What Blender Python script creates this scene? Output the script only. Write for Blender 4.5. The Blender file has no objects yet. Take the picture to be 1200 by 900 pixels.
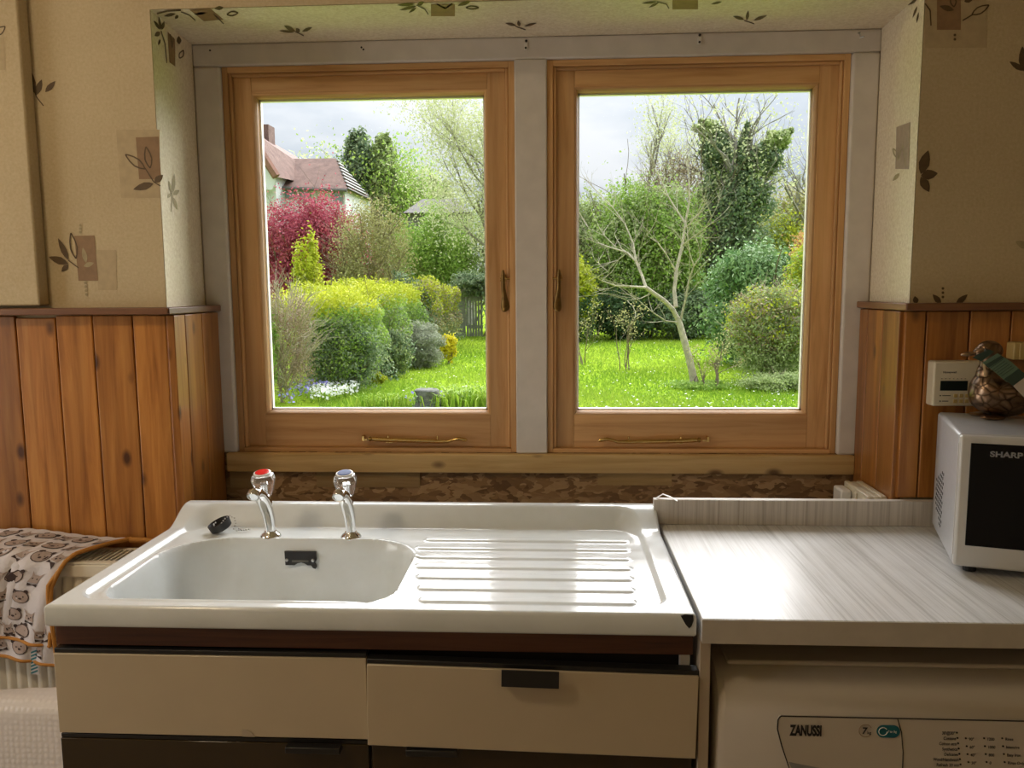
import bpy, bmesh, math, random
import numpy as np
from mathutils import Vector, Matrix, Euler, Quaternion
random.seed(7); RNG = np.random.default_rng(11)
S = bpy.context.scene
COL = S.collection
PI = math.pi

# ------------------------------------------------------------------ camera
F_PX, PITCH, YAW, ROLL = 942.92, 0.1174, 0.0533, -0.0068
CAM = Vector((0.79, -1.6568, 1.3808))
c_, s_ = math.cos, math.sin
FW = Vector((-s_(YAW) * c_(PITCH), c_(YAW) * c_(PITCH), -s_(PITCH)))
RT0 = Vector((c_(YAW), s_(YAW), 0)); UP0 = RT0.cross(FW)
RT = c_(ROLL) * RT0 + s_(ROLL) * UP0
UP = -s_(ROLL) * RT0 + c_(ROLL) * UP0
cam_d = bpy.data.cameras.new('camera'); cam = bpy.data.objects.new('camera', cam_d); COL.objects.link(cam)
cam_d.sensor_fit = 'HORIZONTAL'; cam_d.sensor_width = 36.0; cam_d.lens = F_PX / 1200 * 36.0
cam_d.clip_start = 0.02; cam_d.clip_end = 400
m = Matrix((RT, UP, -FW)).transposed().to_4x4(); m.translation = CAM
cam.matrix_world = m; S.camera = cam

def W(u, v, Y):                       # point seen at pixel (u, v) on the plane y = Y
    d = FW + (u - 600) / F_PX * RT - (v - 450) / F_PX * UP
    return CAM + d * ((Y - CAM.y) / d.y)
def G(u, v, Z):                       # the same on the plane z = Z
    d = FW + (u - 600) / F_PX * RT - (v - 450) / F_PX * UP
    return CAM + d * ((Z - CAM.z) / d.z)
def WX(u, v, X):
    d = FW + (u - 600) / F_PX * RT - (v - 450) / F_PX * UP
    return CAM + d * ((X - CAM.x) / d.x)

# ------------------------------------------------------------------ world, sun, exposure
S.view_settings.view_transform = 'Standard'; S.view_settings.look = 'None'
S.view_settings.exposure = 0.6; S.view_settings.gamma = 1.0; S.view_settings.use_curve_mapping = False
wd = bpy.data.worlds.new('sky'); S.world = wd; wd.use_nodes = True
nt = wd.node_tree; nt.nodes.clear()
def N(t, ty, **kw):
    n = t.nodes.new(ty)
    for k, v in kw.items(): setattr(n, k, v)
    return n
wo = N(nt, 'ShaderNodeOutputWorld'); bg = N(nt, 'ShaderNodeBackground'); bg.inputs['Strength'].default_value = 0.70
tc = N(nt, 'ShaderNodeTexCoord'); mp = N(nt, 'ShaderNodeMapping'); mp.inputs['Scale'].default_value = (1, 1, 3.0)
nz = N(nt, 'ShaderNodeTexNoise'); nz.inputs['Scale'].default_value = 3.2; nz.inputs['Detail'].default_value = 6; nz.inputs['Roughness'].default_value = 0.55
rp = N(nt, 'ShaderNodeValToRGB'); rp.color_ramp.elements[0].position = 0.36; rp.color_ramp.elements[1].position = 0.62
rp.color_ramp.elements[0].color = (0.50, 0.575, 0.66, 1); rp.color_ramp.elements[1].color = (0.80, 0.83, 0.86, 1)
L = nt.links.new
L(tc.outputs['Generated'], mp.inputs['Vector']); L(mp.outputs['Vector'], nz.inputs['Vector']); L(nz.outputs['Fac'], rp.inputs['Fac'])
sx = N(nt, 'ShaderNodeSeparateXYZ'); L(tc.outputs['Generated'], sx.inputs[0])
mr = N(nt, 'ShaderNodeMapRange'); mr.interpolation_type = 'SMOOTHSTEP'; mr.inputs[1].default_value = 0.02; mr.inputs[2].default_value = 0.85; mr.inputs[3].default_value = 1.0; mr.inputs[4].default_value = 3.0   # bright overcast: the sky brightens steadily from the horizon to the zenith
L(sx.outputs[2], mr.inputs[0]); vm_ = N(nt, 'ShaderNodeVectorMath', operation='SCALE'); L(rp.outputs['Color'], vm_.inputs[0]); L(mr.outputs[0], vm_.inputs['Scale'])
L(vm_.outputs[0], bg.inputs['Color']); L(bg.outputs['Background'], wo.inputs['Surface'])
sun_d = bpy.data.lights.new('sun', 'SUN'); sun_d.energy = 7.6; sun_d.angle = 1.4; sun_d.color = (1, 0.99, 0.98)
sun = bpy.data.objects.new('sun', sun_d); COL.objects.link(sun)
sun.rotation_euler = Vector((-0.22, -0.74, -0.68)).to_track_quat('-Z', 'Y').to_euler()   # sun veiled by thin cloud, high over the garden ahead
def area(name, loc, direction, sx, sy, power, color=(1, 1, 1), portal=False):
    d = bpy.data.lights.new(name, 'AREA'); d.shape = 'RECTANGLE'; d.size = sx; d.size_y = sy; d.energy = power; d.color = color
    d.cycles.is_portal = portal
    o = bpy.data.objects.new(name, d); COL.objects.link(o); o.location = loc
    o.rotation_euler = Vector(direction).to_track_quat('-Z', 'Z').to_euler(); return o
area('window_portal', (0.74, 0.34, 1.45), (0, -1, 0), 1.5, 1.0, 1, portal=True)
area('garden_door_portal', (-1.66, -0.90, 1.15), (1, 0, 0), 0.9, 1.9, 1, portal=True)
# daylight coming through the glazed door in the left wall of the kitchen (outside the picture)
area('door_daylight', (-1.72, -0.90, 1.2), (1, 0.0, -0.05), 0.88, 1.8, 12, (1, 0.93, 0.84))

# ------------------------------------------------------------------ materials
MATS = {}
def new_mat(name):
    m = bpy.data.materials.new(name); m.use_nodes = True; t = m.node_tree
    b = t.nodes['Principled BSDF']; MATS[name] = m; return m, t, b
def setp(b, col=None, rough=None, metal=None, spec=None, trans=None, ior=None, coat=None):
    if col is not None: b.inputs['Base Color'].default_value = (*col, 1)
    if rough is not None: b.inputs['Roughness'].default_value = rough
    if metal is not None: b.inputs['Metallic'].default_value = metal
    if spec is not None: b.inputs['Specular IOR Level'].default_value = spec
    if trans is not None: b.inputs['Transmission Weight'].default_value = trans
    if ior is not None: b.inputs['IOR'].default_value = ior
    if coat is not None: b.inputs['Coat Weight'].default_value = coat
def coords(t, scale=(1, 1, 1), rot=(0, 0, 0), rand=0.0):
    tc = N(t, 'ShaderNodeTexCoord'); mp = N(t, 'ShaderNodeMapping'); mp.inputs['Scale'].default_value = scale; mp.inputs['Rotation'].default_value = rot
    if rand:
        oi = N(t, 'ShaderNodeObjectInfo'); mu = N(t, 'ShaderNodeMath', operation='MULTIPLY'); mu.inputs[1].default_value = rand
        va = N(t, 'ShaderNodeVectorMath', operation='ADD')
        t.links.new(oi.outputs['Random'], mu.inputs[0]); t.links.new(tc.outputs['Object'], va.inputs[0]); t.links.new(mu.outputs[0], va.inputs[1])
        t.links.new(va.outputs[0], mp.inputs['Vector'])
    else: t.links.new(tc.outputs['Object'], mp.inputs['Vector'])
    return mp.outputs['Vector']
def ramp(t, fac, stops):
    r = N(t, 'ShaderNodeValToRGB'); e = r.color_ramp.elements
    while len(e) < len(stops): e.new(0.5)
    for i, (p, c) in enumerate(stops): e[i].position = p; e[i].color = (*c, 1)
    t.links.new(fac, r.inputs['Fac']); return r.outputs['Color']
def noise(t, vec, scale, detail=3, rough=0.5, dist=0.0):
    n = N(t, 'ShaderNodeTexNoise'); n.inputs['Scale'].default_value = scale; n.inputs['Detail'].default_value = detail
    n.inputs['Roughness'].default_value = rough; n.inputs['Distortion'].default_value = dist
    if vec is not None: t.links.new(vec, n.inputs['Vector'])
    return n.outputs['Fac']
def bump(t, b, h, strength, dist=0.002):
    n = N(t, 'ShaderNodeBump'); n.inputs['Strength'].default_value = strength; n.inputs['Distance'].default_value = dist
    t.links.new(h, n.inputs['Height']); t.links.new(n.outputs['Normal'], b.inputs['Normal'])
def mixc(t, fac, a, b, mode='MIX'):
    n = N(t, 'ShaderNodeMix', data_type='RGBA', blend_type=mode)
    for s, x in (('A', a), ('B', b)):
        i = [k for k in n.inputs if k.name == s and k.type == 'RGBA'][0]
        if isinstance(x, tuple): i.default_value = (*x, 1)
        else: t.links.new(x, i)
    f = [k for k in n.inputs if k.name == 'Factor' and k.type == 'VALUE'][0]
    if isinstance(fac, (int, float)): f.default_value = fac
    else: t.links.new(fac, f)
    return [k for k in n.outputs if k.type == 'RGBA'][0]

def plain(name, col, rough=0.5, metal=0.0, var=0.06, vscale=18, bmp=0.0, bscale=120, **kw):
    m, t, b = new_mat(name); setp(b, col, rough, metal, **kw)
    v = coords(t)
    if var:
        f = noise(t, v, vscale, 4)
        lo = tuple(x * (1 - var) for x in col); hi = tuple(min(1, x * (1 + var)) for x in col)
        t.links.new(ramp(t, f, [(0.3, lo), (0.7, hi)]), b.inputs['Base Color'])
    if bmp: bump(t, b, noise(t, v, bscale, 3), bmp)
    return m

def wood(name, lo, mid, hi, axis='z', rough=0.45, knots=True, scale=1.0, rand=23.0, coat=0.0):
    m, t, b = new_mat(name); setp(b, rough=rough, coat=coat)
    st = {'x': (0.06, 1, 1), 'y': (1, 0.06, 1), 'z': (1, 1, 0.06)}[axis]
    v = coords(t, tuple(k * scale for k in st), rand=rand)
    g = noise(t, v, 60, 5, 0.6, 0.6); g2 = noise(t, v, 9, 2, 0.5, 1.0)
    col = ramp(t, g, [(0.28, lo), (0.5, mid), (0.72, hi)])
    blot = ramp(t, g2, [(0.3, (0.72, 0.68, 0.64)), (0.68, (1.15, 1.12, 1.08))])
    col = mixc(t, 1.0, col, blot, 'MULTIPLY')
    if rand:
        oi = N(t, 'ShaderNodeObjectInfo'); rr = ramp(t, oi.outputs['Random'], [(0.0, (0.78, 0.74, 0.70)), (1.0, (1.12, 1.10, 1.06))])
        col = mixc(t, 1.0, col, rr, 'MULTIPLY')
    if knots:
        ks = {'x': (7, 13, 13), 'y': (13, 7, 13), 'z': (13, 13, 7)}[axis]
        kv = coords(t, ks, rand=rand * 1.7 if rand else 0)
        vo = N(t, 'ShaderNodeTexVoronoi'); vo.inputs['Scale'].default_value = 1.0; t.links.new(kv, vo.inputs['Vector'])
        kf = ramp(t, vo.outputs['Distance'], [(0.07, (1, 1, 1)), (0.17, (0, 0, 0))])
        col = mixc(t, kf, col, (lo[0] * 0.28, lo[1] * 0.22, lo[2] * 0.2))
    t.links.new(col, b.inputs['Base Color']); bump(t, b, g, 0.10, 0.001)
    return m

M = MATS
# wallpaper: warm cream, fine embossed grain and a little staining
m, t, b = new_mat('wallpaper'); setp(b, rough=0.62)
v = coords(t); st = noise(t, v, 2.6, 5, 0.6); fine = noise(t, v, 170, 3, 0.65)
t.links.new(mixc(t, 0.22, ramp(t, st, [(0.3, (0.47, 0.36, 0.19)), (0.7, (0.57, 0.455, 0.26))]), ramp(t, fine, [(0.3, (0.36, 0.27, 0.15)), (0.7, (0.72, 0.62, 0.44))])), b.inputs['Base Color'])
bump(t, b, fine, 0.35, 0.0015)
m, t, b = new_mat('wallpaper_lit'); setp(b, rough=0.6)  # lit copy of the wallpaper: window brightness painted in as paler, warmer tones
v = coords(t); fine = noise(t, v, 150, 3, 0.65)
t.links.new(ramp(t, fine, [(0.3, (0.66, 0.54, 0.37)), (0.7, (0.84, 0.74, 0.57))]), b.inputs['Base Color']); bump(t, b, fine, 0.4, 0.0015)
plain('motif_tan', (0.27, 0.16, 0.075), 0.6, var=0.12, vscale=60)
plain('motif_pale', (0.46, 0.355, 0.20), 0.6, var=0.08, vscale=60)
plain('motif_brown', (0.10, 0.06, 0.022), 0.55, var=0.2, vscale=90)
plain('motif_olive', (0.36, 0.29, 0.15), 0.6, var=0.15, vscale=90)
plain('motif_rose', (0.36, 0.26, 0.19), 0.6, var=0.1, vscale=90)
plain('plaster', (0.66, 0.55, 0.40), 0.8, var=0.04)
wood('dado_pine', (0.25, 0.090, 0.016), (0.40, 0.165, 0.036), (0.52, 0.245, 0.062), 'z', 0.32, coat=0.12)
wood('dado_cap', (0.14, 0.06, 0.025), (0.20, 0.09, 0.04), (0.26, 0.13, 0.06), 'x', 0.4, knots=False)
wood('dado_cap_y', (0.14, 0.06, 0.025), (0.20, 0.09, 0.04), (0.26, 0.13, 0.06), 'y', 0.4, knots=False)
wood('window_pine_v', (0.50, 0.27, 0.10), (0.64, 0.385, 0.17), (0.71, 0.455, 0.225), 'z', 0.55, knots=False)
wood('window_pine_h', (0.50, 0.27, 0.10), (0.64, 0.385, 0.17), (0.71, 0.455, 0.225), 'x', 0.55, knots=False)
wood('sill_pine', (0.48, 0.31, 0.11), (0.60, 0.42, 0.18), (0.68, 0.50, 0.25), 'x', 0.6, knots=True)
wood('packer_pine', (0.28, 0.17, 0.06), (0.36, 0.24, 0.10), (0.42, 0.30, 0.14), 'x', 0.7, knots=False)
wood('rail_teak', (0.065, 0.020, 0.008), (0.12, 0.040, 0.015), (0.17, 0.065, 0.026), 'x', 0.45, knots=False)
plain('white_paint', (0.66, 0.60, 0.53), 0.38, var=0.05, vscale=25, bmp=0.05, bscale=60)
# oriented strand board
m, t, b = new_mat('strand_board'); setp(b, rough=0.75)
v = coords(t, (14, 14, 30)); nn = N(t, 'ShaderNodeTexNoise'); nn.inputs['Scale'].default_value = 1.3; t.links.new(v, nn.inputs['Vector'])
va = N(t, 'ShaderNodeVectorMath', operation='MULTIPLY_ADD'); va.inputs[1].default_value = (2.2, 2.2, 2.2); t.links.new(nn.outputs['Color'], va.inputs[0]); t.links.new(v, va.inputs[2])
vo = N(t, 'ShaderNodeTexVoronoi'); vo.inputs['Scale'].default_value = 2.2; t.links.new(va.outputs[0], vo.inputs['Vector'])
fl = noise(t, vo.outputs['Color'], 3, 1)
t.links.new(ramp(t, fl, [(0.35, (0.15, 0.075, 0.027)), (0.5, (0.30, 0.165, 0.065)), (0.65, (0.44, 0.27, 0.125))]), b.inputs['Base Color']); bump(t, b, vo.outputs['Distance'], 0.4, 0.002)
plain('dark_void', (0.02, 0.015, 0.012), 0.9, var=0)
plain('brass', (0.62, 0.42, 0.15), 0.22, 1.0, var=0.15, vscale=200)
plain('brass_dark', (0.20, 0.125, 0.045), 0.35, 1.0, var=0.2, vscale=120)
plain('chrome', (0.78, 0.78, 0.77), 0.08, 1.0, var=0.03)
plain('steel', (0.55, 0.54, 0.52), 0.3, 1.0, var=0.06)
# enamel with faint dirt
m, t, b = new_mat('enamel'); setp(b, rough=0.10, coat=0.3)
v = coords(t); f = noise(t, v, 7, 5, 0.65)
t.links.new(ramp(t, f, [(0.25, (0.66, 0.69, 0.67)), (0.6, (0.74, 0.77, 0.77))]), b.inputs['Base Color'])
f2 = noise(t, v, 30, 3); rr = ramp(t, f2, [(0.3, (0.07,) * 3), (0.75, (0.24,) * 3)]); t.links.new(rr, b.inputs['Roughness'])
plain('black_plastic', (0.012, 0.011, 0.010), 0.38, var=0)
plain('black_rubber', (0.018, 0.018, 0.018), 0.6, var=0.2)
plain('chip_black', (0.01, 0.01, 0.012), 0.7, var=0)
plain('cream_laminate', (0.50, 0.41, 0.285), 0.22, var=0.03, vscale=8)
plain('brown_laminate', (0.035, 0.022, 0.008), 0.12, var=0.1, vscale=8)
plain('panel_beige', (0.42, 0.34, 0.25), 0.5, var=0.05)
# worktop: pale ash-grain laminate, grain running front to back
def laminate(name, sc, lo, hi):
    m, t, b = new_mat(name); setp(b, rough=0.32)
    v = coords(t, sc); g = noise(t, v, 1.0, 5, 0.7, 0.3); v2 = coords(t); d = noise(t, v2, 5, 4, 0.6)
    c = ramp(t, g, [(0.30, lo), (0.47, tuple((a + 2 * h) / 3 for a, h in zip(lo, hi))), (0.6, hi)])
    c = mixc(t, 1.0, c, ramp(t, d, [(0.3, (0.90, 0.88, 0.85)), (0.7, (1.05, 1.04, 1.03))]), 'MULTIPLY')
    t.links.new(c, b.inputs['Base Color']); return m
laminate('worktop_ash', (150, 2.2, 40), (0.42, 0.41, 0.385), (0.71, 0.71, 0.705))
laminate('upstand_ash', (150, 40, 2.0), (0.34, 0.29, 0.235), (0.60, 0.55, 0.48))
plain('worktop_edge', (0.50, 0.45, 0.38), 0.35, var=0.05, vscale=40)
m, t, b = new_mat('fill_lamp_opal'); setp(b, (0.9, 0.88, 0.84), 0.4); b.inputs['Emission Color'].default_value = (1, 0.80, 0.56, 1); b.inputs['Emission Strength'].default_value = 30
plain('white_plastic', (0.72, 0.68, 0.62), 0.35, var=0.02)
plain('cream_plastic', (0.66, 0.59, 0.44), 0.4, var=0.03)
plain('yellow_plastic', (0.52, 0.38, 0.14), 0.4, var=0.05)
plain('machine_white', (0.55, 0.49, 0.41), 0.25, var=0.02)
plain('machine_grey', (0.26, 0.25, 0.24), 0.3, var=0.03)
plain('print_black', (0.015, 0.014, 0.013), 0.6, var=0)
plain('print_grey', (0.25, 0.25, 0.26), 0.4, var=0)
plain('print_teal', (0.005, 0.12, 0.16), 0.4, var=0)
plain('print_white', (0.75, 0.75, 0.72), 0.5, var=0)
plain('microwave_silver', (0.52, 0.52, 0.53), 0.32, 0.3, var=0.04, vscale=90)
plain('microwave_trim', (0.60, 0.59, 0.57), 0.3, 0.2, var=0.03)
plain('black_glass', (0.003, 0.003, 0.004), 0.06, var=0, spec=0.2)
plain('lcd', (0.012, 0.020, 0.018), 0.12, var=0)
plain('radiator_cream', (0.78, 0.72, 0.60), 0.35, var=0.02)
plain('tag_green', (0.12, 0.20, 0.14), 0.5, var=0.04)
plain('tag_dark', (0.03, 0.06, 0.045), 0.5, var=0.04)
plain('tag_paper', (0.62, 0.55, 0.47), 0.6, var=0.04)
plain('twine', (0.42, 0.30, 0.16), 0.8, var=0.2, vscale=200)
plain('red_cap', (0.72, 0.02, 0.015), 0.2, var=0)
plain('blue_cap', (0.05, 0.08, 0.22), 0.65, var=0)
m, t, b = new_mat('acrylic'); setp(b, (0.97, 0.97, 0.97), 0.03, 0, trans=0.92, ior=1.49)
# bronze for the duck: dark patina with bright worn ridges
m, t, b = new_mat('bronze'); setp(b, rough=0.33, metal=1.0)
v = coords(t, (34, 34, 46)); vo = N(t, 'ShaderNodeTexVoronoi', feature='DISTANCE_TO_EDGE'); vo.inputs['Scale'].default_value = 1.5; t.links.new(v, vo.inputs['Vector'])
pa = noise(t, coords(t), 25, 4)
c = ramp(t, vo.outputs['Distance'], [(0.0, (0.05, 0.032, 0.02)), (0.14, (0.30, 0.20, 0.13)), (0.5, (0.52, 0.37, 0.26))])
t.links.new(mixc(t, ramp(t, pa, [(0.42, (0, 0, 0)), (0.62, (1, 1, 1))]), c, (0.18, 0.115, 0.07)), b.inputs['Base Color']); bump(t, b, vo.outputs['Distance'], 0.5, 0.004)
plain('bronze_plain', (0.45, 0.32, 0.21), 0.3, 1.0, var=0.25, vscale=40)
# blanket and parcel
plain('muslin', (0.66, 0.62, 0.64), 0.85, var=0.04, vscale=30, bmp=0.3, bscale=220)
plain('muslin_edge', (0.46, 0.20, 0.035), 0.8, var=0.1, vscale=60)
plain('bear_fill', (0.40, 0.31, 0.27), 0.85, var=0.08, vscale=90)
plain('bear_line', (0.05, 0.028, 0.024), 0.85, var=0.0)
plain('teal_tape', (0.04, 0.20, 0.24), 0.7, var=0.1)
m, t, b = new_mat('bubble_wrap'); setp(b, (0.74, 0.68, 0.64), 0.3, 0, coat=0.3)
v = coords(t, (95, 95, 95)); vo = N(t, 'ShaderNodeTexVoronoi', feature='F1'); vo.inputs['Scale'].default_value = 1.0; vo.inputs['Randomness'].default_value = 0.25; t.links.new(v, vo.inputs['Vector'])
bb = ramp(t, vo.outputs['Distance'], [(0.1, (1, 1, 1)), (0.55, (0, 0, 0))]); bump(t, b, bb, 0.22, 0.003)
t.links.new(ramp(t, vo.outputs['Distance'], [(0.1, (0.74, 0.69, 0.66)), (0.6, (0.66, 0.61, 0.58))]), b.inputs['Base Color'])
# window glass: clear with a faint reflection
m, t, b = new_mat('pane_glass'); t.nodes.remove(b)
tr = N(t, 'ShaderNodeBsdfTransparent'); gl = N(t, 'ShaderNodeBsdfGlossy'); gl.inputs['Roughness'].default_value = 0.01
fr = N(t, 'ShaderNodeFresnel'); fr.inputs['IOR'].default_value = 1.2; mx = N(t, 'ShaderNodeMixShader')
tr.inputs['Color'].default_value = (0.98, 0.98, 0.98, 1)
t.links.new(fr.outputs[0], mx.inputs[0]); t.links.new(tr.outputs[0], mx.inputs[1]); t.links.new(gl.outputs[0], mx.inputs[2]); t.links.new(mx.outputs[0], t.nodes['Material Output'].inputs['Surface'])
# garden
def leafmat(name, a, bcol, transl=0.35, rough=0.5, k=0.98):
    a = tuple(x * k for x in a); bcol = tuple(x * k for x in bcol)
    m, t, b = new_mat(name)
    at = N(t, 'ShaderNodeAttribute', attribute_name='tint'); col = ramp(t, at.outputs['Fac'], [(0.0, a), (1.0, bcol)])
    t.links.new(col, b.inputs['Base Color']); setp(b, rough=rough, spec=0.12)
    tl = N(t, 'ShaderNodeBsdfTranslucent'); t.links.new(col, tl.inputs['Color'])
    mx = N(t, 'ShaderNodeMixShader'); mx.inputs[0].default_value = transl
    t.links.new(b.outputs[0], mx.inputs[1]); t.links.new(tl.outputs[0], mx.inputs[2]); t.links.new(mx.outputs[0], t.nodes['Material Output'].inputs['Surface']); return m
leafmat('leaf_lime', (0.32, 0.39, 0.02), (0.60, 0.61, 0.06))
leafmat('leaf_green', (0.18, 0.32, 0.05), (0.42, 0.56, 0.12))
leafmat('leaf_mid', (0.24, 0.32, 0.11), (0.48, 0.55, 0.24))
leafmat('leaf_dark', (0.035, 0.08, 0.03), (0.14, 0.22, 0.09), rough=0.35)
leafmat('leaf_ivy', (0.10, 0.17, 0.08), (0.36, 0.43, 0.24), rough=0.35)
leafmat('leaf_laurel', (0.09, 0.19, 0.06), (0.30, 0.44, 0.17), 0.25, 0.45)
leafmat('leaf_red', (0.30, 0.04, 0.07), (0.55, 0.14, 0.18))
leafmat('leaf_olive', (0.28, 0.27, 0.10), (0.52, 0.50, 0.22))
leafmat('leaf_grey', (0.25, 0.28, 0.19), (0.46, 0.48, 0.36))
leafmat('leaf_silver', (0.40, 0.44, 0.22), (0.66, 0.68, 0.42))
leafmat('leaf_brown', (0.26, 0.19, 0.11), (0.46, 0.36, 0.24), 0.2)
leafmat('leaf_yellow', (0.62, 0.55, 0.02), (0.85, 0.75, 0.05))
leafmat('leaf_orange', (0.45, 0.24, 0.08), (0.62, 0.42, 0.18))
leafmat('petal_white', (0.75, 0.75, 0.75), (0.9, 0.9, 0.88))
leafmat('petal_blue', (0.22, 0.20, 0.55), (0.40, 0.38, 0.75))
leafmat('grass_blade', (0.15, 0.29, 0.02), (0.35, 0.46, 0.06), 0.4)
plain('bark_pale', (0.368, 0.320, 0.232), 0.85, var=0.3, vscale=12, bmp=0.3)
plain('bark_brown', (0.192, 0.144, 0.096), 0.9, var=0.3, vscale=12, bmp=0.3)
plain('bark_grey', (0.240, 0.216, 0.176), 0.9, var=0.3, vscale=12, bmp=0.3)
m, t, b = new_mat('lawn'); setp(b, rough=0.9, spec=0.0)
v = coords(t); a1 = noise(t, v, 0.5, 4, 0.6); a2 = noise(t, v, 9, 4, 0.7)
t.links.new(mixc(t, 0.5, ramp(t, a1, [(0.3, (0.15, 0.27, 0.015)), (0.7, (0.28, 0.38, 0.03))]), ramp(t, a2, [(0.3, (0.12, 0.23, 0.012)), (0.7, (0.30, 0.40, 0.04))])), b.inputs['Base Color']); bump(t, b, a2, 0.6, 0.05)
plain('render_white', (0.624, 0.624, 0.624), 0.8, var=0.04, vscale=1)
m, t, b = new_mat('roof_tile'); setp(b, rough=0.85)
v = coords(t, (1, 1, 1)); a2 = noise(t, v, 3, 4, 0.7); t.links.new(ramp(t, a2, [(0.3, (0.11, 0.06, 0.047)), (0.7, (0.22, 0.13, 0.10))]), b.inputs['Base Color'])
plain('roof_grey', (0.132, 0.119, 0.110), 0.85, var=0.15, vscale=2)
plain('ridge_red', (0.224, 0.104, 0.069), 0.8, var=0.15, vscale=3)
plain('far_window', (0.25, 0.30, 0.36), 0.1, var=0.1)
plain('gable_slat', (0.298, 0.288, 0.278), 0.7, var=0.1)
plain('fence_grey', (0.192, 0.200, 0.160), 0.85, var=0.2, vscale=6)
plain('stone_grey', (0.108, 0.108, 0.094), 0.9, var=0.35, vscale=14, bmp=0.6, bscale=30)
plain('pole_grey', (0.400, 0.400, 0.384), 0.7, var=0.08)
plain('floor_vinyl', (0.30, 0.24, 0.18), 0.5, var=0.12, vscale=4)

# ------------------------------------------------------------------ mesh helpers
def rootloc(o):
    v = Vector((0, 0, 0))
    while o is not None: v += o.location; o = o.parent
    return v
class MB:
    def __init__(s): s.v = []; s.f = []
    def add(s, vs, fs):
        n = len(s.v); s.v += [tuple(p) for p in vs]; s.f += [tuple(i + n for i in f) for f in fs]; return s
    def box(s, x0, y0, z0, x1, y1, z1, M=None):
        p = [Vector((x, y, z)) for z in (z0, z1) for y in (y0, y1) for x in (x0, x1)]
        if M is not None: p = [M @ q for q in p]
        return s.add(p, [(0, 2, 3, 1), (4, 5, 7, 6), (0, 1, 5, 4), (2, 6, 7, 3), (0, 4, 6, 2), (1, 3, 7, 5)])
    def prism(s, poly, o, ax, ay, n, d):       # poly in (ax, ay), extruded by d along n
        o = Vector(o); ax = Vector(ax); ay = Vector(ay); n = Vector(n); k = len(poly)
        a = [o + ax * p[0] + ay * p[1] for p in poly]; b = [q + n * d for q in a]
        return s.add(a + b, [tuple(range(k))[::-1], tuple(range(k, 2 * k))] + [(i, (i + 1) % k, (i + 1) % k + k, i + k) for i in range(k)])
    def lathe(s, prof, c=(0, 0, 0), axis=(0, 0, 1), seg=24, flat=None):
        q = Vector((0, 0, 1)).rotation_difference(Vector(axis)); c = Vector(c); vs = []; fs = []
        for r, h in prof:
            for k in range(seg):
                a = 2 * PI * (k + 0.5) / seg; vs.append(c + q @ Vector((r * c_(a), r * s_(a), h)))
        n = len(prof)
        for i in range(n - 1):
            for k in range(seg): fs.append((i * seg + k, i * seg + (k + 1) % seg, (i + 1) * seg + (k + 1) % seg, (i + 1) * seg + k))
        fs.append(tuple(range(seg))[::-1]); fs.append(tuple(range((n - 1) * seg, n * seg)))
        return s.add(vs, fs)
    def tube(s, pts, rad, seg=8, cap=True):
        pts = [Vector(p) for p in pts]; n = len(pts)
        if not isinstance(rad, (list, tuple)): rad = [rad] * n
        vs = []; fs = []; ref = None
        for i, p in enumerate(pts):
            d = (pts[min(i + 1, n - 1)] - pts[max(i - 1, 0)])
            d = d.normalized() if d.length > 1e-9 else Vector((0, 0, 1))
            if ref is None: ref = Vector((1, 0, 0)) if abs(d.x) < 0.9 else Vector((0, 1, 0))
            a = (ref - d * ref.dot(d)).normalized(); b = d.cross(a); ref = a
            for k in range(seg): t = 2 * PI * k / seg; vs.append(p + (a * c_(t) + b * s_(t)) * rad[i])
        for i in range(n - 1):
            for k in range(seg): fs.append((i * seg + k, i * seg + (k + 1) % seg, (i + 1) * seg + (k + 1) % seg, (i + 1) * seg + k))
        if cap: fs.append(tuple(range(seg))[::-1]); fs.append(tuple(range((n - 1) * seg, n * seg)))
        return s.add(vs, fs)
    def ball(s, c, r, seg=8, rings=5, sc=(1, 1, 1), q=None):
        prof = [(max(1e-5, r * s_(PI * i / rings)), -r * c_(PI * i / rings)) for i in range(rings + 1)]
        t = MB().lathe(prof, seg=seg); c = Vector(c)
        vs = [Vector((p[0] * sc[0], p[1] * sc[1], p[2] * sc[2])) for p in t.v]
        if q is not None: vs = [q @ p for p in vs]
        return s.add([p + c for p in vs], t.f)
    def build(s, name, mat, parent=None, bevel=0.0, seg=2, smooth=None, local=False):
        me = bpy.data.meshes.new(name); off = Vector((0, 0, 0)) if (local or parent is None) else rootloc(parent)
        me.from_pydata([Vector(p) - off for p in s.v], [], s.f)
        bm = bmesh.new(); bm.from_mesh(me); bmesh.ops.recalc_face_normals(bm, faces=bm.faces)
        if bevel:
            ed = [e for e in bm.edges if len(e.link_faces) == 2 and e.calc_face_angle(0) > 0.5]
            rb = bmesh.ops.bevel(bm, geom=ed, offset=bevel, segments=seg, profile=0.5, affect='EDGES', clamp_overlap=True)
            if not smooth:
                for fc in rb['faces']: fc.smooth = True
        bm.to_mesh(me); bm.free()
        if smooth:
            me.polygons.foreach_set('use_smooth', [True] * len(me.polygons)); me.set_sharp_from_angle(angle=smooth or 0.6)
        o = bpy.data.objects.new(name, me); COL.objects.link(o); me.materials.append(M[mat]); o.parent = parent
        return o
def box(name, a, b, mat, parent=None, bevel=0.0, seg=2, local=False):
    return MB().box(*a, *b).build(name, mat, parent, bevel, seg, local=local)
def tag(o, label, cat, group=None):
    o['label'] = label; o['category'] = cat
    if group: o['group'] = group
    return o
def thing(name, label, cat, loc=(0, 0, 0), rotz=0.0, group=None):
    o = bpy.data.objects.new(name, None); COL.objects.link(o); o.empty_display_size = 0.05
    o.location = loc; o.rotation_euler = (0, 0, rotz); return tag(o, label, cat, group)
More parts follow.
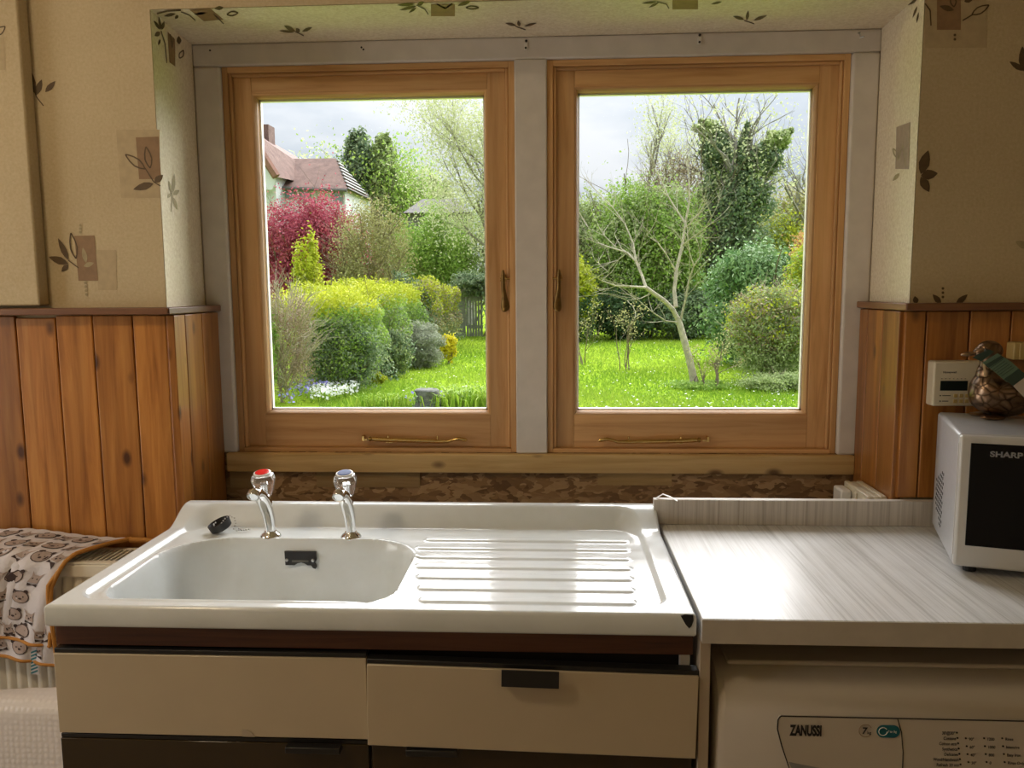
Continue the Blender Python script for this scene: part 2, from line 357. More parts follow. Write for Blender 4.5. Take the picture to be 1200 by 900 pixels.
def struct(o, label=None):
    o['kind'] = 'structure'
    if label: o['label'] = label
    return o
def text(name, s, size, o, ax, ay, mat, parent, xs=1.0, bold=0.0, align='LEFT', local=False):
    cu = bpy.data.curves.new(name, 'FONT'); cu.body = s; cu.size = size; cu.align_x = align; cu.offset = bold
    to = bpy.data.objects.new(name, cu); COL.objects.link(to); bpy.context.view_layer.update()
    dg = bpy.context.evaluated_depsgraph_get(); me = bpy.data.meshes.new_from_object(to.evaluated_get(dg))
    bpy.data.objects.remove(to); bpy.data.curves.remove(cu)
    o = Vector(o); ax = Vector(ax).normalized(); ay = Vector(ay).normalized(); off = Vector((0, 0, 0)) if local else rootloc(parent)
    for q in me.vertices: q.co = o + ax * q.co.x * xs + ay * q.co.y - off
    me.materials.clear(); me.materials.append(M[mat]); me.name = name
    ob = bpy.data.objects.new(name, me); COL.objects.link(ob); ob.parent = parent; return ob
def sstep(a, b, x):
    t = np.clip((x - a) / (b - a), 0, 1); return t * t * (3 - 2 * t)

# ------------------------------------------------------------------ room shell
XOL, XIL, XOR, XIR, ZTOP, YIN, YEX = -0.0239, -0.0434, 1.4994, 1.5093, 1.945, 0.23, 0.33
XA, XB, YB, ZC = -1.60, 2.60, -3.20, 2.40
def plan(poly, z0, z1): return MB().prism(poly, (0, 0, z0), (1, 0, 0), (0, 1, 0), (0, 0, 1), z1 - z0)
wl = struct(plan([(XA, 0), (XOL, 0), (XIL, YIN), (XIL, YEX), (XA, YEX)], 0, ZC).build('wall_left', 'wallpaper'))
wr = struct(plan([(XOR, 0), (XB, 0), (XB, YEX), (XIR, YEX), (XIR, YIN)], 0, ZC).build('wall_right', 'wallpaper'))
wh = struct(plan([(XOL, 0), (XOR, 0), (XIR, YIN), (XIR, YEX), (XIL, YEX), (XIL, YIN)], ZTOP, ZC).build('wall_header', 'wallpaper'))
# reveals and soffit: the same wallpaper, window light put into a paler colour
def quad(name, pts, mat, parent): return MB().add(pts, [(0, 1, 2, 3)]).build(name, mat, parent)
e = 0.0012
quad('reveal_paper', [(XOL + e, 0, 1.34), (XIL + e, YIN, 1.34), (XIL + e, YIN, ZTOP), (XOL + e, 0, ZTOP)], 'wallpaper_lit', wl)
quad('reveal_paper', [(XOR - e, 0, 1.34), (XIR - e, YIN, 1.34), (XIR - e, YIN, ZTOP), (XOR - e, 0, ZTOP)], 'wallpaper_lit', wr)
quad('soffit_paper', [(XOL, 0, ZTOP - e), (XOR, 0, ZTOP - e), (XIR, YIN, ZTOP - e), (XIL, YIN, ZTOP - e)], 'wallpaper_lit', wh)
wb = struct(box('wall_below_window', (XIL, 0.236, 0), (XIR, YEX, 0.992), 'strand_board'))
struct(box('wall_back', (XA, YB - 0.1, 0), (XB, YB, ZC), 'plaster'))
struct(box('wall_side_right', (XB, YB - 0.1, 0), (XB + 0.1, YEX, ZC), 'plaster'))
ls = MB()
ls.box(XA - 0.1, YB - 0.1, 0, XA, -1.35, ZC).box(XA - 0.1, -0.45, 0, XA, YEX, ZC).box(XA - 0.1, -1.35, 2.1, XA, -0.45, ZC).box(XA - 0.1, -1.35, 0, XA, -0.45, 0.2)
struct(ls.build('wall_side_left', 'plaster'))
struct(box('floor', (XA - 0.1, YB - 0.1, -0.1), (XB + 0.1, YEX, 0), 'floor_vinyl'))
struct(box('ceiling', (XA - 0.1, YB - 0.1, ZC), (XB + 0.1, YEX, ZC + 0.1), 'plaster'))
# added lamp on the ceiling, out of view, warm fill for the kitchen
lamp = thing('fill_lamp', 'added round opal fill lamp on the unseen kitchen ceiling', 'lamp', (-0.5, -1.25, ZC))
MB().lathe([(0.16, 0), (0.16, -0.02), (0.15, -0.025)], (-0.5, -1.25, ZC), (0, 0, 1), 32).build('mount', 'white_plastic', lamp)
MB().lathe([(0.15, -0.025), (0.14, -0.05), (0.10, -0.075), (0.04, -0.088), (0.005, -0.09)], (-0.5, -1.25, ZC), (0, 0, 1), 32).build('diffuser', 'fill_lamp_opal', lamp, smooth=1.0)

# papered boxing on the left wall (stands on the dado rail)
bxg = struct(box('trim_1', (-0.95, -0.034, 1.353), (-0.2765, 0.0, ZC - 0.001), 'wallpaper', bevel=0.004), 'papered pipe boxing above the dado rail')

# pine dado boards: each plank a part of its wall
def vplank(parent, x0, x1, y0, y1, z0, z1):
    return box('plank', (x0, y0, z0), (x1, y1, z1), 'dado_pine', parent, bevel=0.0022, seg=2)
edges = [-0.0210, -0.0936, -0.1801, -0.2597, -0.3471, -0.4340, -0.5200, -0.6070, -0.6940]
for i in range(len(edges) - 1):
    zt = 1.3315 if i != 3 else 1.327
    vplank(wl, edges[i + 1] + 0.0012, edges[i] - 0.0012, -0.012, 0.0, 0.30, zt)
vplank(wl, -0.0205, -0.0035, -0.012, 0.0, 0.30, 1.3315)
struct(box('trim_2', (-0.70, -0.040, 1.3335), (-0.0028, 0.0005, 1.3480), 'dado_cap', bevel=0.002), 'brown dado rail cap on the left wall')
def reveal_planks(side, parent, ys):
    for y0, y1 in zip(ys[:-1], ys[1:]):
        def xo(y): return XOL + (XIL - XOL) * y / YIN if side < 0 else XOR + (XIR - XOR) * y / YIN
        def xi(y): return (-0.004 - 0.030 * y) if side < 0 else (1.4800 + 0.030 * y)
        a, b_ = y0 + 0.0011, y1 - 0.0011
        plan([(xo(a), a), (xi(a), a), (xi(b_), b_), (xo(b_), b_)], 0.55, 1.3315).build('plank', 'dado_pine', parent, bevel=0.002)
reveal_planks(-1, wl, [-0.0118, 0.0427, 0.1317, 0.2285])
reveal_planks(1, wr, [-0.0040, 0.0871, 0.1759, 0.2285])
struct(plan([(-0.0226, -0.012), (0.0008, -0.040), (-0.0030, 0.2285), (XIL, 0.2285)], 1.3335, 1.3480).build('trim_3', 'dado_cap_y', bevel=0.002), 'brown dado rail cap along the left window reveal')
redges = [1.4870, 1.5285, 1.6130, 1.6923, 1.7780, 1.8640, 1.9500, 2.036]
for a, b_ in zip(redges[:-1], redges[1:]): vplank(wr, a + 0.0012, b_ - 0.0012, -0.012, 0.0, 0.952, 1.3315)
struct(plan([(1.4760, -0.040), (1.4985, -0.012), (1.5085, 0.2285), (1.4790, 0.2285)], 1.3335, 1.3480).build('trim_4', 'dado_cap_y', bevel=0.002), 'brown dado rail cap along the right window reveal')
struct(box('trim_5', (1.4770, -0.040, 1.3335), (2.04, 0.0005, 1.3480), 'dado_cap', bevel=0.002), 'brown dado rail cap on the right wall')

# ------------------------------------------------------------------ wallpaper motifs (flat print)
def pw(Y=-0.0006): return lambda u, v: W(u, v, Y)
def px(X): return lambda u, v: WX(u, v, X)
def pz(Z): return lambda u, v: G(u, v, Z)
def leaf_poly(tip, base, wid):
    tip = Vector(tip); base = Vector(base); d = tip - base; n = Vector((-d.y, d.x)).normalized() * wid * 0.5
    prof = [(0, 0), (0.18, 0.62), (0.42, 1.0), (0.68, 0.78), (0.88, 0.36), (1, 0)]
    return [base + d * a + n * b for a, b in prof] + [base + d * a - n * b for a, b in prof[-2:0:-1]]
def motif(parent, fn, polys=(), leaves=(), outlines=(), strokes=(), dots=(), mat='motif_brown', name='leaf_motif'):
    mb = MB()
    def flat(pl): mb.add([fn(*p) for p in pl], [tuple(range(len(pl)))])
    def stroke(pl, w):
        for (a, b) in zip(pl[:-1], pl[1:]):
            a = Vector(a); b = Vector(b); d = (b - a); n = Vector((-d.y, d.x)).normalized() * w / 2
            flat([a + n, b + n, b - n, a - n])
    for p in polys: flat(p)
    for tip, base, w in leaves: flat(leaf_poly(tip, base, w))
    for tip, base, w in outlines:
        p = leaf_poly(tip, base, w); stroke(p + [p[0]], 1.6)
    for pl, w in strokes: stroke(pl, w)
    for (x, y, r) in dots: flat([(x + r * c_(k * PI / 4), y + r * s_(k * PI / 4)) for k in range(8)])
    return mb.build(name, mat, parent)
def R4(a, b, c, d): return [(a, b), (c, b), (c, d), (a, d)]
f1 = pw(); f2 = pw(-0.0010); fb = pw(-0.0346)
motif(wl, f1, leaves=[((36, 83), (41, 107), 6), ((30, 96), (41, 109), 5), ((49, 93), (42, 112), 8), ((65, 95), (53, 108), 7)], strokes=[([(40, 106), (43, 114), (51, 124)], 1.3)])
motif(wl, f1, polys=[[(136, 152), (187, 152), (188, 232), (142, 232)]], mat='motif_pale', name='motif_square')
motif(wl, f2, polys=[[(159, 161), (186, 160), (189, 210), (163, 210)]], mat='motif_tan', name='motif_square')
f3 = pw(-0.0014)
motif(wl, f3, leaves=[((156, 222), (180, 215), 9), ((191, 205), (181, 214), 8)], outlines=[((147, 181), (170, 198), 9), ((171, 172), (176, 197), 8)], strokes=[([(170, 197), (180, 213), (188, 218)], 1.3)])
motif(wl, f1, polys=[[(112, 293), (136, 293), (137, 340), (115, 340)]], mat='motif_pale', name='motif_square')
motif(wl, f2, polys=[[(87, 276.5), (110.5, 276), (115, 329), (92, 329)]], mat='motif_tan', name='motif_square')
motif(wl, f3, leaves=[((68, 279), (80, 305), 7), ((57, 301), (80, 309), 9), ((72, 318), (80, 310), 6)], outlines=[((83, 273), (89, 303), 8)], strokes=[([(80, 305), (92, 314)], 1.3)])
motif(wl, f3, leaves=[((97, 290), (101, 308), 6), ((110, 308), (98, 312), 6)], mat='motif_olive')
motif(wl, f3, dots=[(94, 264 + 4 * k, 1.6) for k in range(3)] + [(100 + 0.4 * k, 331.5 + 4.5 * k, 1.7) for k in range(4)], mat='motif_olive')
motif(bxg, fb, outlines=[((6, 31), (-6, 41), 8)])
motif(bxg, fb, polys=[[(-8, 44), (5, 44), (6.5, 82), (-8, 82)]], mat='motif_pale', name='motif_square')
fl = px(XOL - 0.008); xl = -0.026
fl = lambda u, v: (lambda p: Vector((XOL + (XIL - XOL) * p.y / YIN + 0.002, p.y, p.z)))(WX(u, v, -0.0290))
motif(wl, fl, leaves=[((204, 203), (202, 226), 5), ((196, 212), (201, 228), 4), ((211, 223), (202, 228), 6), ((194, 232), (200, 226), 4), ((208, 246), (202, 231), 5)], strokes=[([(201, 228), (199, 248)], 1.2)], mat='motif_olive')
motif(wl, fl, polys=[[(196.5, 37), (207, 46), (207, 78), (198.5, 73)]], mat='motif_tan', name='motif_square')
motif(wl, fl, leaves=[((177, 24), (186, 35), 4), ((184, 19), (187, 35), 4), ((192, 25), (188, 35), 5), ((178, 42), (186, 38), 6), ((183, 53), (186, 46), 3), ((212, 42), (213, 52), 7)], outlines=[((219, 59), (213, 68), 6)], strokes=[([(187, 36), (193, 52), (195, 74)], 1.2), ([(200, 40), (203, 56), (205, 44)], 1.5)])
fs = pz(ZTOP - 0.0022)
motif(wh, fs, polys=[[(222, 11.5), (246, 9.5), (262, 23), (239, 25)]], mat='motif_tan', name='motif_square')
motif(wh, fs, leaves=[((192, 19), (206, 16), 4), ((205, 22), (209, 18), 4), ((251, 10), (262, 9), 5), ((227, 17), (242, 15), 3)], outlines=[((279, 15), (266, 17), 5)], strokes=[([(184, 16), (196, 13), (212, 12)], 2), ([(212, 14), (222, 18), (229, 24)], 1.2), ([(250, 16), (262, 28)], 1.2)])
motif(wh, fs, leaves=[((333, 30), (346, 37), 5), ((347, 33), (351, 38), 5), ((366, 32), (354, 37), 4), ((327, 36), (345, 38), 3)], strokes=[([(346, 37), (356, 42)], 1.2)])
motif(wh, fs, polys=[R4(505, 5, 533, 19)], mat='motif_tan', name='motif_square')
motif(wh, fs, leaves=[((465, 6), (486, 5), 4), ((468, 12), (488, 7), 4), ((479, 15), (488, 9), 3), ((497, 2), (489, 6), 5), ((536, 7), (552, 1), 5)], outlines=[((561, 9), (546, 9), 4)], strokes=[([(488, 6), (498, 11), (502, 17)], 1.2), ([(512, 5), (522, 10), (530, 4)], 1.6)])
motif(wh, fs, leaves=[((592, 27), (605, 30), 3.5), ((607, 24), (609, 31), 4), ((629, 27), (614, 31), 3)], strokes=[([(604, 31), (616, 35)], 1.1)])
motif(wh, fs, polys=[R4(788, 0, 818, 11)], mat='motif_tan', name='motif_square')
motif(wh, fs, leaves=[((752, 4), (770, 2), 3), ((760, 9), (772, 3), 3), ((833, 5), (846, 2), 3)], strokes=[([(770, 2), (781, 5), (784, 10)], 1.2)])
motif(wh, fs, leaves=[((859, 19), (872, 23), 4), ((877, 12), (875, 24), 4), ((899, 18), (883, 24), 4)], strokes=[([(872, 24), (884, 28)], 1.1)])
motif(wr, f1, polys=[R4(1084, -8, 1156, 56)], mat='motif_pale', name='motif_square')
motif(wr, f2, polys=[R4(1098, -8, 1126, 35)], mat='motif_tan', name='motif_square')
motif(wr, f3, leaves=[((1101, 7), (1118, 12), 7), ((1141, -2), (1130, 2), 6)], outlines=[((1159, 6), (1139, 17), 8), ((1116, -6), (1118, 8), 7)], strokes=[([(1128, 24), (1140, 17)], 1.5), ([(1084, 4), (1090, 12), (1091, 30)], 1.6)], dots=[(1119, 41, 1.7), (1119, 46, 1.7)])
motif(wr, f1, leaves=[((1198, 54), (1200, 84), 11), ((1183, 72), (1200, 83), 7)])
motif(wr, f1, leaves=[((1088, 176), (1079, 204), 13), ((1099, 203), (1079, 206), 12), ((1089, 225), (1079, 207), 11)])
motif(wr, f1, leaves=[((1072, 347), (1074, 356), 7), ((1093, 345), (1103, 356), 7), ((1134, 345), (1120, 357), 7)], dots=[(1105, 338 + 5 * k, 1.7) for k in range(3)])
motif(wr, f1, leaves=[((1190, 283), (1206, 290), 9)], mat='motif_olive')
fr_ = lambda u, v: (lambda p: Vector((XOR + (XIR - XOR) * p.y / YIN - 0.002, p.y, p.z)))(WX(u, v, 1.5024))
motif(wr, fr_, polys=[[(1050.5, 149), (1068.5, 143), (1067, 198), (1049.5, 198)]], mat='motif_rose', name='motif_square')
motif(wr, fr_, leaves=[((1046, 212), (1055, 203), 5)], outlines=[((1046, 174), (1054, 186), 5)], strokes=[([(1053, 188), (1059, 170), (1063, 195)], 1.2)], mat='motif_olive')
motif(wr, fr_, leaves=[((1071, 21), (1077, 7), 3), ((1076, 27), (1079, 14), 2.5), ((1064, 6), (1077, -2), 5)])

# ------------------------------------------------------------------ white window surround
WX0, WX1, WZ0, WZ1, MX0, MX1 = 0.0201, 1.4484, 0.9907, 1.8953, 0.6986, 0.7729
tr6 = struct(box('trim_6', (XIL, YIN, WZ1 + 0.0005), (XIR, 0.32, ZTOP), 'white_paint', bevel=0.004), 'white painted head board of the window opening')
struct(box('trim_7', (XIL, YIN, WZ0 - 0.001), (WX0 - 0.0005, 0.32, WZ1 + 0.0005), 'white_paint', bevel=0.006, seg=3), 'white painted left jamb board')
struct(box('trim_8', (WX1 + 0.0005, YIN, WZ0 - 0.001), (XIR, 0.32, WZ1 + 0.0005), 'white_paint', bevel=0.006, seg=3), 'white painted right jamb board')
struct(box('trim_9', (MX0 + 0.0003, YIN, WZ0), (MX1 - 0.0003, 0.32, WZ1 + 0.0005), 'white_paint', bevel=0.003), 'white painted mullion between the two casements')
struct(box('trim_10', (-0.0035, 0.2185, 0.9455), (1.4862, 0.32, 0.9904), 'sill_pine', bevel=0.0015), 'new pine batten under the window')
for a, b_, zb in ((0.211, 0.4645, 0.905), (0.893, 1.068, 0.914), (-0.004, 0.10, 0.902)):
    box('packer', (a, 0.2335, zb), (b_, 0.2365, 0.9452), 'packer_pine', wb)

# ------------------------------------------------------------------ casement windows
def casement(idx, x0, x1, hinge_side, label):
    w = bpy.data.objects.new('window_%d' % idx, None); COL.objects.link(w); w.location = ((x0 + x1) / 2, 0.26, WZ0); struct(w, label)
    z0, z1 = WZ0, WZ1; yf, yb = 0.240, 0.315
    fw = 0.0135
    P = 'window_pine_v'; H = 'window_pine_h'
    box('frame_jamb', (x0, yf, z0), (x0 + fw, yb, z1), P, w, 0.0012); box('frame_jamb', (x1 - fw, yf, z0), (x1, yb, z1), P, w, 0.0012)
    box('frame_head', (x0 + fw, yf, z1 - fw), (x1 - fw, yb, z1), H, w, 0.0012); box('frame_sill', (x0 + fw, yf - 0.002, z0), (x1 - fw, yb, z0 + 0.0105), H, w, 0.0012)
    # the rebate: a rounded stop standing round the sash
    a0, a1, c0, c1 = x0 + fw, x1 - fw, z0 + 0.0105, z1 - fw; sw = 0.0075; ys = 0.2445
    box('frame_stop', (a0, ys, c0), (a0 + sw, yb, c1), P, w, 0.003, 3); box('frame_stop', (a1 - sw, ys, c0), (a1, yb, c1), P, w, 0.003, 3)
    box('frame_stop', (a0 + sw, ys, c1 - sw), (a1 - sw, yb, c1), H, w, 0.003, 3)
    # sash
    b0, b1, d0, d1 = a0 + sw - 0.0003, a1 - sw + 0.0003, c0 - 0.0002, c1 - sw + 0.0003
    gx0, gx1, gz0, gz1 = x0 + 0.0715, x1 - 0.0715, 1.0885, 1.8295
    yS, yE = 0.254, 0.300; st = 0.0085
    box('sash_stile', (b0, yS, d0), (gx0 - st, yE, d1), P, w, 0.0014); box('sash_stile', (gx1 + st, yS, d0), (b1, yE, d1), P, w, 0.0014)
    box('sash_rail', (gx0 - st, yS, gz1 + st), (gx1 + st, yE, d1), H, w, 0.0014); box('sash_rail', (gx0 - st, yS, d0), (gx1 + st, yE, gz0 - st), H, w, 0.0014)
    # moulded glazing bead, mitred
    pr = [(-st, yS + 0.001), (-st * 0.55, yS + 0.001), (-st * 0.3, yS + 0.0045), (0, yS + 0.0105), (0, yE), (-st, yE)]
    for nm, quadp in (('l', 0), ('r', 1), ('t', 2), ('b', 3)):
        vs = []
        for o, y in pr:
            if nm == 'l': vs += [(gx0 + o, y, gz0 + o), (gx0 + o, y, gz1 - o)]
            if nm == 'r': vs += [(gx1 - o, y, gz0 + o), (gx1 - o, y, gz1 - o)]
            if nm == 't': vs += [(gx0 + o, y, gz1 - o), (gx1 - o, y, gz1 - o)]
            if nm == 'b': vs += [(gx0 + o, y, gz0 + o), (gx1 - o, y, gz0 + o)]
        k = len(pr); fs = [(2 * i, 2 * i + 1, 2 * ((i + 1) % k) + 1, 2 * ((i + 1) % k)) for i in range(k)]
        fs += [tuple(2 * i for i in range(k)), tuple(2 * i + 1 for i in range(k))]
        MB().add(vs, fs).build('glazing_bead', P if nm in 'lr' else H, w)
    g = box('pane', (gx0 - 0.004, 0.2745, gz0 - 0.004), (gx1 + 0.004, 0.2785, gz1 + 0.004), 'pane_glass', w)
    # pale spacer line just inside the glass edge
    sp = MB()
    for bb in ((gx0 - 0.001, gz0, gx0 + 0.0035, gz1), (gx1 - 0.0035, gz0, gx1 + 0.001, gz1), (gx0, gz0 - 0.001, gx1, gz0 + 0.0045), (gx0, gz1 - 0.0045, gx1, gz1 + 0.001)):
        sp.box(bb[0], 0.2795, bb[1], bb[2], 0.291, bb[3])
    sp.build('spacer_bar', 'white_plastic', w)
    # latch (pear-ended lever hanging down)
    s = hinge_side; lx = x1 - 0.0285 if s < 0 else x0 + 0.0275
    lt = MB(); zc = 1.405
    lt.lathe([(0.0052, 0), (0.0060, 0.004), (0.0045, 0.010), (0.0058, 0.014), (0.0035, 0.018)], (lx, yS + 0.0005, zc + 0.006), (0, -1, 0), 12)
    lo = lt.build('window_latch', 'brass', w, smooth=0.7); lo['label'] = 'brass casement latch'
    q = MB(); prof = [(zc + 0.020, 0.0022), (zc + 0.010, 0.0045), (zc - 0.004, 0.0048), (zc - 0.022, 0.0050), (zc - 0.042, 0.0062), (zc - 0.056, 0.0088), (zc - 0.066, 0.0100), (zc - 0.073, 0.0082), (zc - 0.077, 0.0035)]
    vs = []
    for i, (z, r) in enumerate(prof):
        y = yS - 0.017 - 0.004 * c_(i * 0.6); sh = -0.35 * r * s if i > 3 else 0
        for k in range(10): a = 2 * PI * k / 10; vs.append((lx + sh * 1.2 + r * c_(a), y + 0.0035 * s_(a), z))
    k = 10; fs = [(i * k + j, i * k + (j + 1) % k, (i + 1) * k + (j + 1) % k, (i + 1) * k + j) for i in range(len(prof) - 1) for j in range(k)] + [tuple(range(k)), tuple(range((len(prof) - 1) * k, len(prof) * k))]
    q.add(vs, fs).build('lever', 'brass_dark', lo, smooth=0.8)
    MB().tube([(lx, yS - 0.014, zc), (lx - s * 0.018, yS - 0.010, zc)], 0.0022, 8).tube([(lx - 0.007, yS - 0.019, zc + 0.001), (lx + 0.007, yS - 0.019, zc + 0.001)], 0.0020, 8).tube([(lx - 0.007, yS - 0.018, zc - 0.004), (lx + 0.007, yS - 0.018, zc - 0.004)], 0.0020, 8).build('latch_tongue', 'brass', lo, smooth=0.8)
    # casement stay
    if s < 0: xa, xb, dirx = 0.3265, 0.5800, 1
    else: xa, xb, dirx = 1.1500, 0.8935, -1
    zs = 1.0235; ya = yS - 0.016; D = dirx
    arm = [(xa + D * 0.024, ya, zs), (xa + D * 0.060, ya, zs - 0.002), (xb - D * 0.075, ya, zs - 0.005), (xb - D * 0.046, ya, zs - 0.0055), (xb - D * 0.033, ya - 0.001, zs - 0.001), (xb - D * 0.020, ya - 0.002, zs + 0.0015), (xb - D * 0.004, ya - 0.002, zs - 0.001), (xb, ya - 0.002, zs - 0.003)]
    sy = MB().tube(arm, [0.0055, 0.0056, 0.0048, 0.0040, 0.0038, 0.0046, 0.0046, 0.0024], 8).build('casement_stay', 'brass', w, smooth=0.8); sy['label'] = 'brass casement stay bar'
    MB().box(xa - 0.001, ya - 0.004, zs - 0.004, xa + 0.004, ya + 0.012, zs + 0.008).box(xa + 0.010 * min(D, 0) * 0 + min(0, D * 0.012), ya - 0.003, zs - 0.003, xa + max(0.004, D * 0.012), ya + 0.003, zs + 0.001).lathe([(0.005, -0.004), (0.0062, 0), (0.005, 0.004)], (xa + D * 0.019, ya, zs), (1, 0, 0), 10).build('stay_end', 'brass', sy, smooth=0.6)
    for xx in (xa + D * 0.062, xb - D * 0.072):
        MB().box(xx - 0.008, yS - 0.003, zs - 0.012, xx + 0.008, yS + 0.0005, zs - 0.006).tube([(xx, yS - 0.002, zs - 0.008), (xx, ya, zs - 0.008), (xx, ya, zs + 0.008)], 0.0019, 8).build('stay_pin', 'brass', sy, smooth=0.8)
    return w
casement(1, WX0, MX0, -1, 'left pine casement window with brass latch and stay')
casement(2, MX1, WX1, 1, 'right pine casement window with brass latch and stay')
# curtain-wire hooks left in the head board
for (x, z, kind, lab) in ((0.7255, 1.926, 0, 'small white hook with screw hole above the mullion'), (1.1118, 1.930, 0, 'small white hook between the mullion hook and the bent screw hook'), (1.4580, 1.929, 1, 'bent dark screw hook at the end of the head board')):
    h = thing('curtain_hook', lab, 'hook', (x, 0.2295, z), group='old curtain hooks in the head board')
    if kind == 0:
        box('bracket', (x - 0.004, 0.2265, z - 0.011), (x + 0.004, 0.2302, z + 0.004), 'white_plastic', h, 0.0006); MB().lathe([(0.0025, 0), (0.0025, 0.0010)], (x, 0.2268, z - 0.007), (0, -1, 0), 10).build('screw', 'black_plastic', h)
        MB().lathe([(0.0032, 0), (0.002, 0.003)], (x + 0.001, 0.2300, z + 0.009), (0, -1, 0), 10).build('screw_head', 'black_plastic', h)
    else:
        MB().tube([(x, 0.231, z + 0.006), (x, 0.220, z + 0.006), (x - 0.002, 0.214, z + 0.002), (x - 0.001, 0.214, z - 0.005)], 0.0016, 6).tube([(x + 0.004, 0.230, z - 0.004), (x + 0.010, 0.224, z - 0.003)], 0.0014, 6).build('wire', 'steel', h, smooth=0.8)
for (x, z) in ((0.3517, 1.9290), (-0.0002, 1.9300), (0.356, 1.9245)):
    MB().lathe([(0.0022, 0), (0.0022, 0.0008)], (x, 0.2302, z), (0, -1, 0), 10).build('nail_hole', 'dark_void', tr6)

# ------------------------------------------------------------------ enamel sink
def rrect_d(x, y, x0, x1, y0, y1, rb, rf):          # signed inside distance of a rounded rectangle (rb back radii, rf front radii)
    cx, cy = (x0 + x1) / 2, (y0 + y1) / 2
    r = np.where(y > cy, rb, rf)
    qx = np.abs(x - cx) - (x1 - x0) / 2 + r; qy = np.abs(y - cy) - (y1 - y0) / 2 + r
    return -(np.minimum(np.maximum(qx, qy), 0) + np.hypot(np.maximum(qx, 0), np.maximum(qy, 0)) - r)
ZR, ZF = 0.9, 0.8915
BX0, BX1, BY0, BY1 = 0.052, 0.532, -0.466, -0.138
def sink_z(x, y):
    rim = ZR + 0.033 * sstep(-0.100, -0.012, y)
    d = rrect_d(x, y, 0.026, 0.966, -0.474, -0.014, 0.055, 0.045)
    dback = -0.014 - y
    wt = 0.011 + 0.045 * sstep(0.10, 0.02, dback)
    z = ZF + (rim - ZF) * (1 - sstep(0, 1, d / wt))
    # draining ribs
    for k in range(7):
        yc = -0.437 + 0.0515 * k; q = k / 6
        xl = 0.572 - 0.050 * min(q * 1.3, 1) + (0.01 if k == 6 else 0); xr = 0.920 + 0.016 * q
        dd = rrect_d(x, y, xl, xr, yc - 0.0165, yc + 0.0165, 0.013, 0.013)
        z = z + 0.0036 * sstep(0, 0.008, dd)
    db = rrect_d(x, y, BX0, BX1, BY0, BY1, 0.115, 0.070)
    t_ = np.clip(db / 0.052, 0, 1); lip = np.clip(db / 0.012, 0, 1)
    z = z - 0.165 * (np.sin(t_ * PI / 2) ** 1.0) * (0.35 + 0.65 * sstep(0, 1, lip)) - 0.006 * sstep(0.05, 0.17, db)
    z = z + 0.0025 * sstep(-0.016, -0.004, db) * (db < 0.0001)
    # rounded outer edge
    do = np.minimum(np.minimum(x, 1.0 - x), y + 0.5); r = 0.006
    z = z - (r - np.sqrt(np.maximum(r * r - np.maximum(r - do, 0) ** 2, 0)))
    return z
nx, ny = 421, 211
xs = np.concatenate([[0, 0.0006, 0.002], np.linspace(0.0045, 0.9955, nx - 6), [0.998, 0.9994, 1.0]]); ys = np.concatenate([[-0.5, -0.4994, -0.498], np.linspace(-0.4955, -0.001, ny - 3)])
X, Y = np.meshgrid(xs, ys); Z = sink_z(X, Y)
sv = np.stack([X.ravel(), Y.ravel(), Z.ravel()], 1)
idx = np.arange(nx * ny).reshape(ny, nx)
sf = np.stack([idx[:-1, :-1].ravel(), idx[:-1, 1:].ravel(), idx[1:, 1:].ravel(), idx[1:, :-1].ravel()], 1).tolist()
loop = list(idx[0, :]) + list(idx[1:, -1]) + list(idx[-1, -2::-1]) + list(idx[-2:0, :1].ravel())
loop = list(idx[0, :]) + list(idx[1:, -1]) + list(idx[-1, ::-1][1:]) + list(idx[::-1, 0][1:-1])
sv = sv.tolist(); n0 = len(sv); k = len(loop)
for z, ins in ((0.869, 0.0), (0.8655, 0.002), (0.864, 0.006), (0.864, 0.03)):
    for i in loop:
        x, y, _ = sv[i]; cx = 0.5; cy = -0.25
        sv.append((min(max(x, ins), 1 - ins), min(max(y, -0.5 + ins), -0.001 - ins * 0.2), z))
prev = loop
for lv in range(4):
    cur = list(range(n0 + lv * k, n0 + (lv + 1) * k))
    for j in range(k): sf.append((prev[j], cur[j], cur[(j + 1) % k], prev[(j + 1) % k]))
    prev = cur
sink = thing('kitchen_sink', 'white enamelled sink with left bowl and ribbed drainer, chipped at one front corner', 'sink', (0.5, -0.25, 0.864))
me = bpy.data.meshes.new('basin_top'); o_ = rootloc(sink); me.from_pydata([(a - o_.x, b - o_.y, c - o_.z) for a, b, c in sv], [], sf)
bm = bmesh.new(); bm.from_mesh(me); bmesh.ops.recalc_face_normals(bm, faces=bm.faces); bm.to_mesh(me); bm.free()
me.polygons.foreach_set('use_smooth', [True] * len(me.polygons)); me.set_sharp_from_angle(angle=0.9)
so = bpy.data.objects.new('basin_top', me); COL.objects.link(so); me.materials.append(M['enamel']); so.parent = sink
# black chip at the front corner
ch = [W(u, v, -0.5009) for u, v in ((797.5, 721.5), (803, 720), (812.5, 720.5), (813, 727), (810.5, 734), (807.5, 736.5), (803.5, 732))]
MB().add(ch, [tuple(range(len(ch)))]).build('enamel_chip', 'chip_black', sink)['label'] = 'black chip in the enamel'
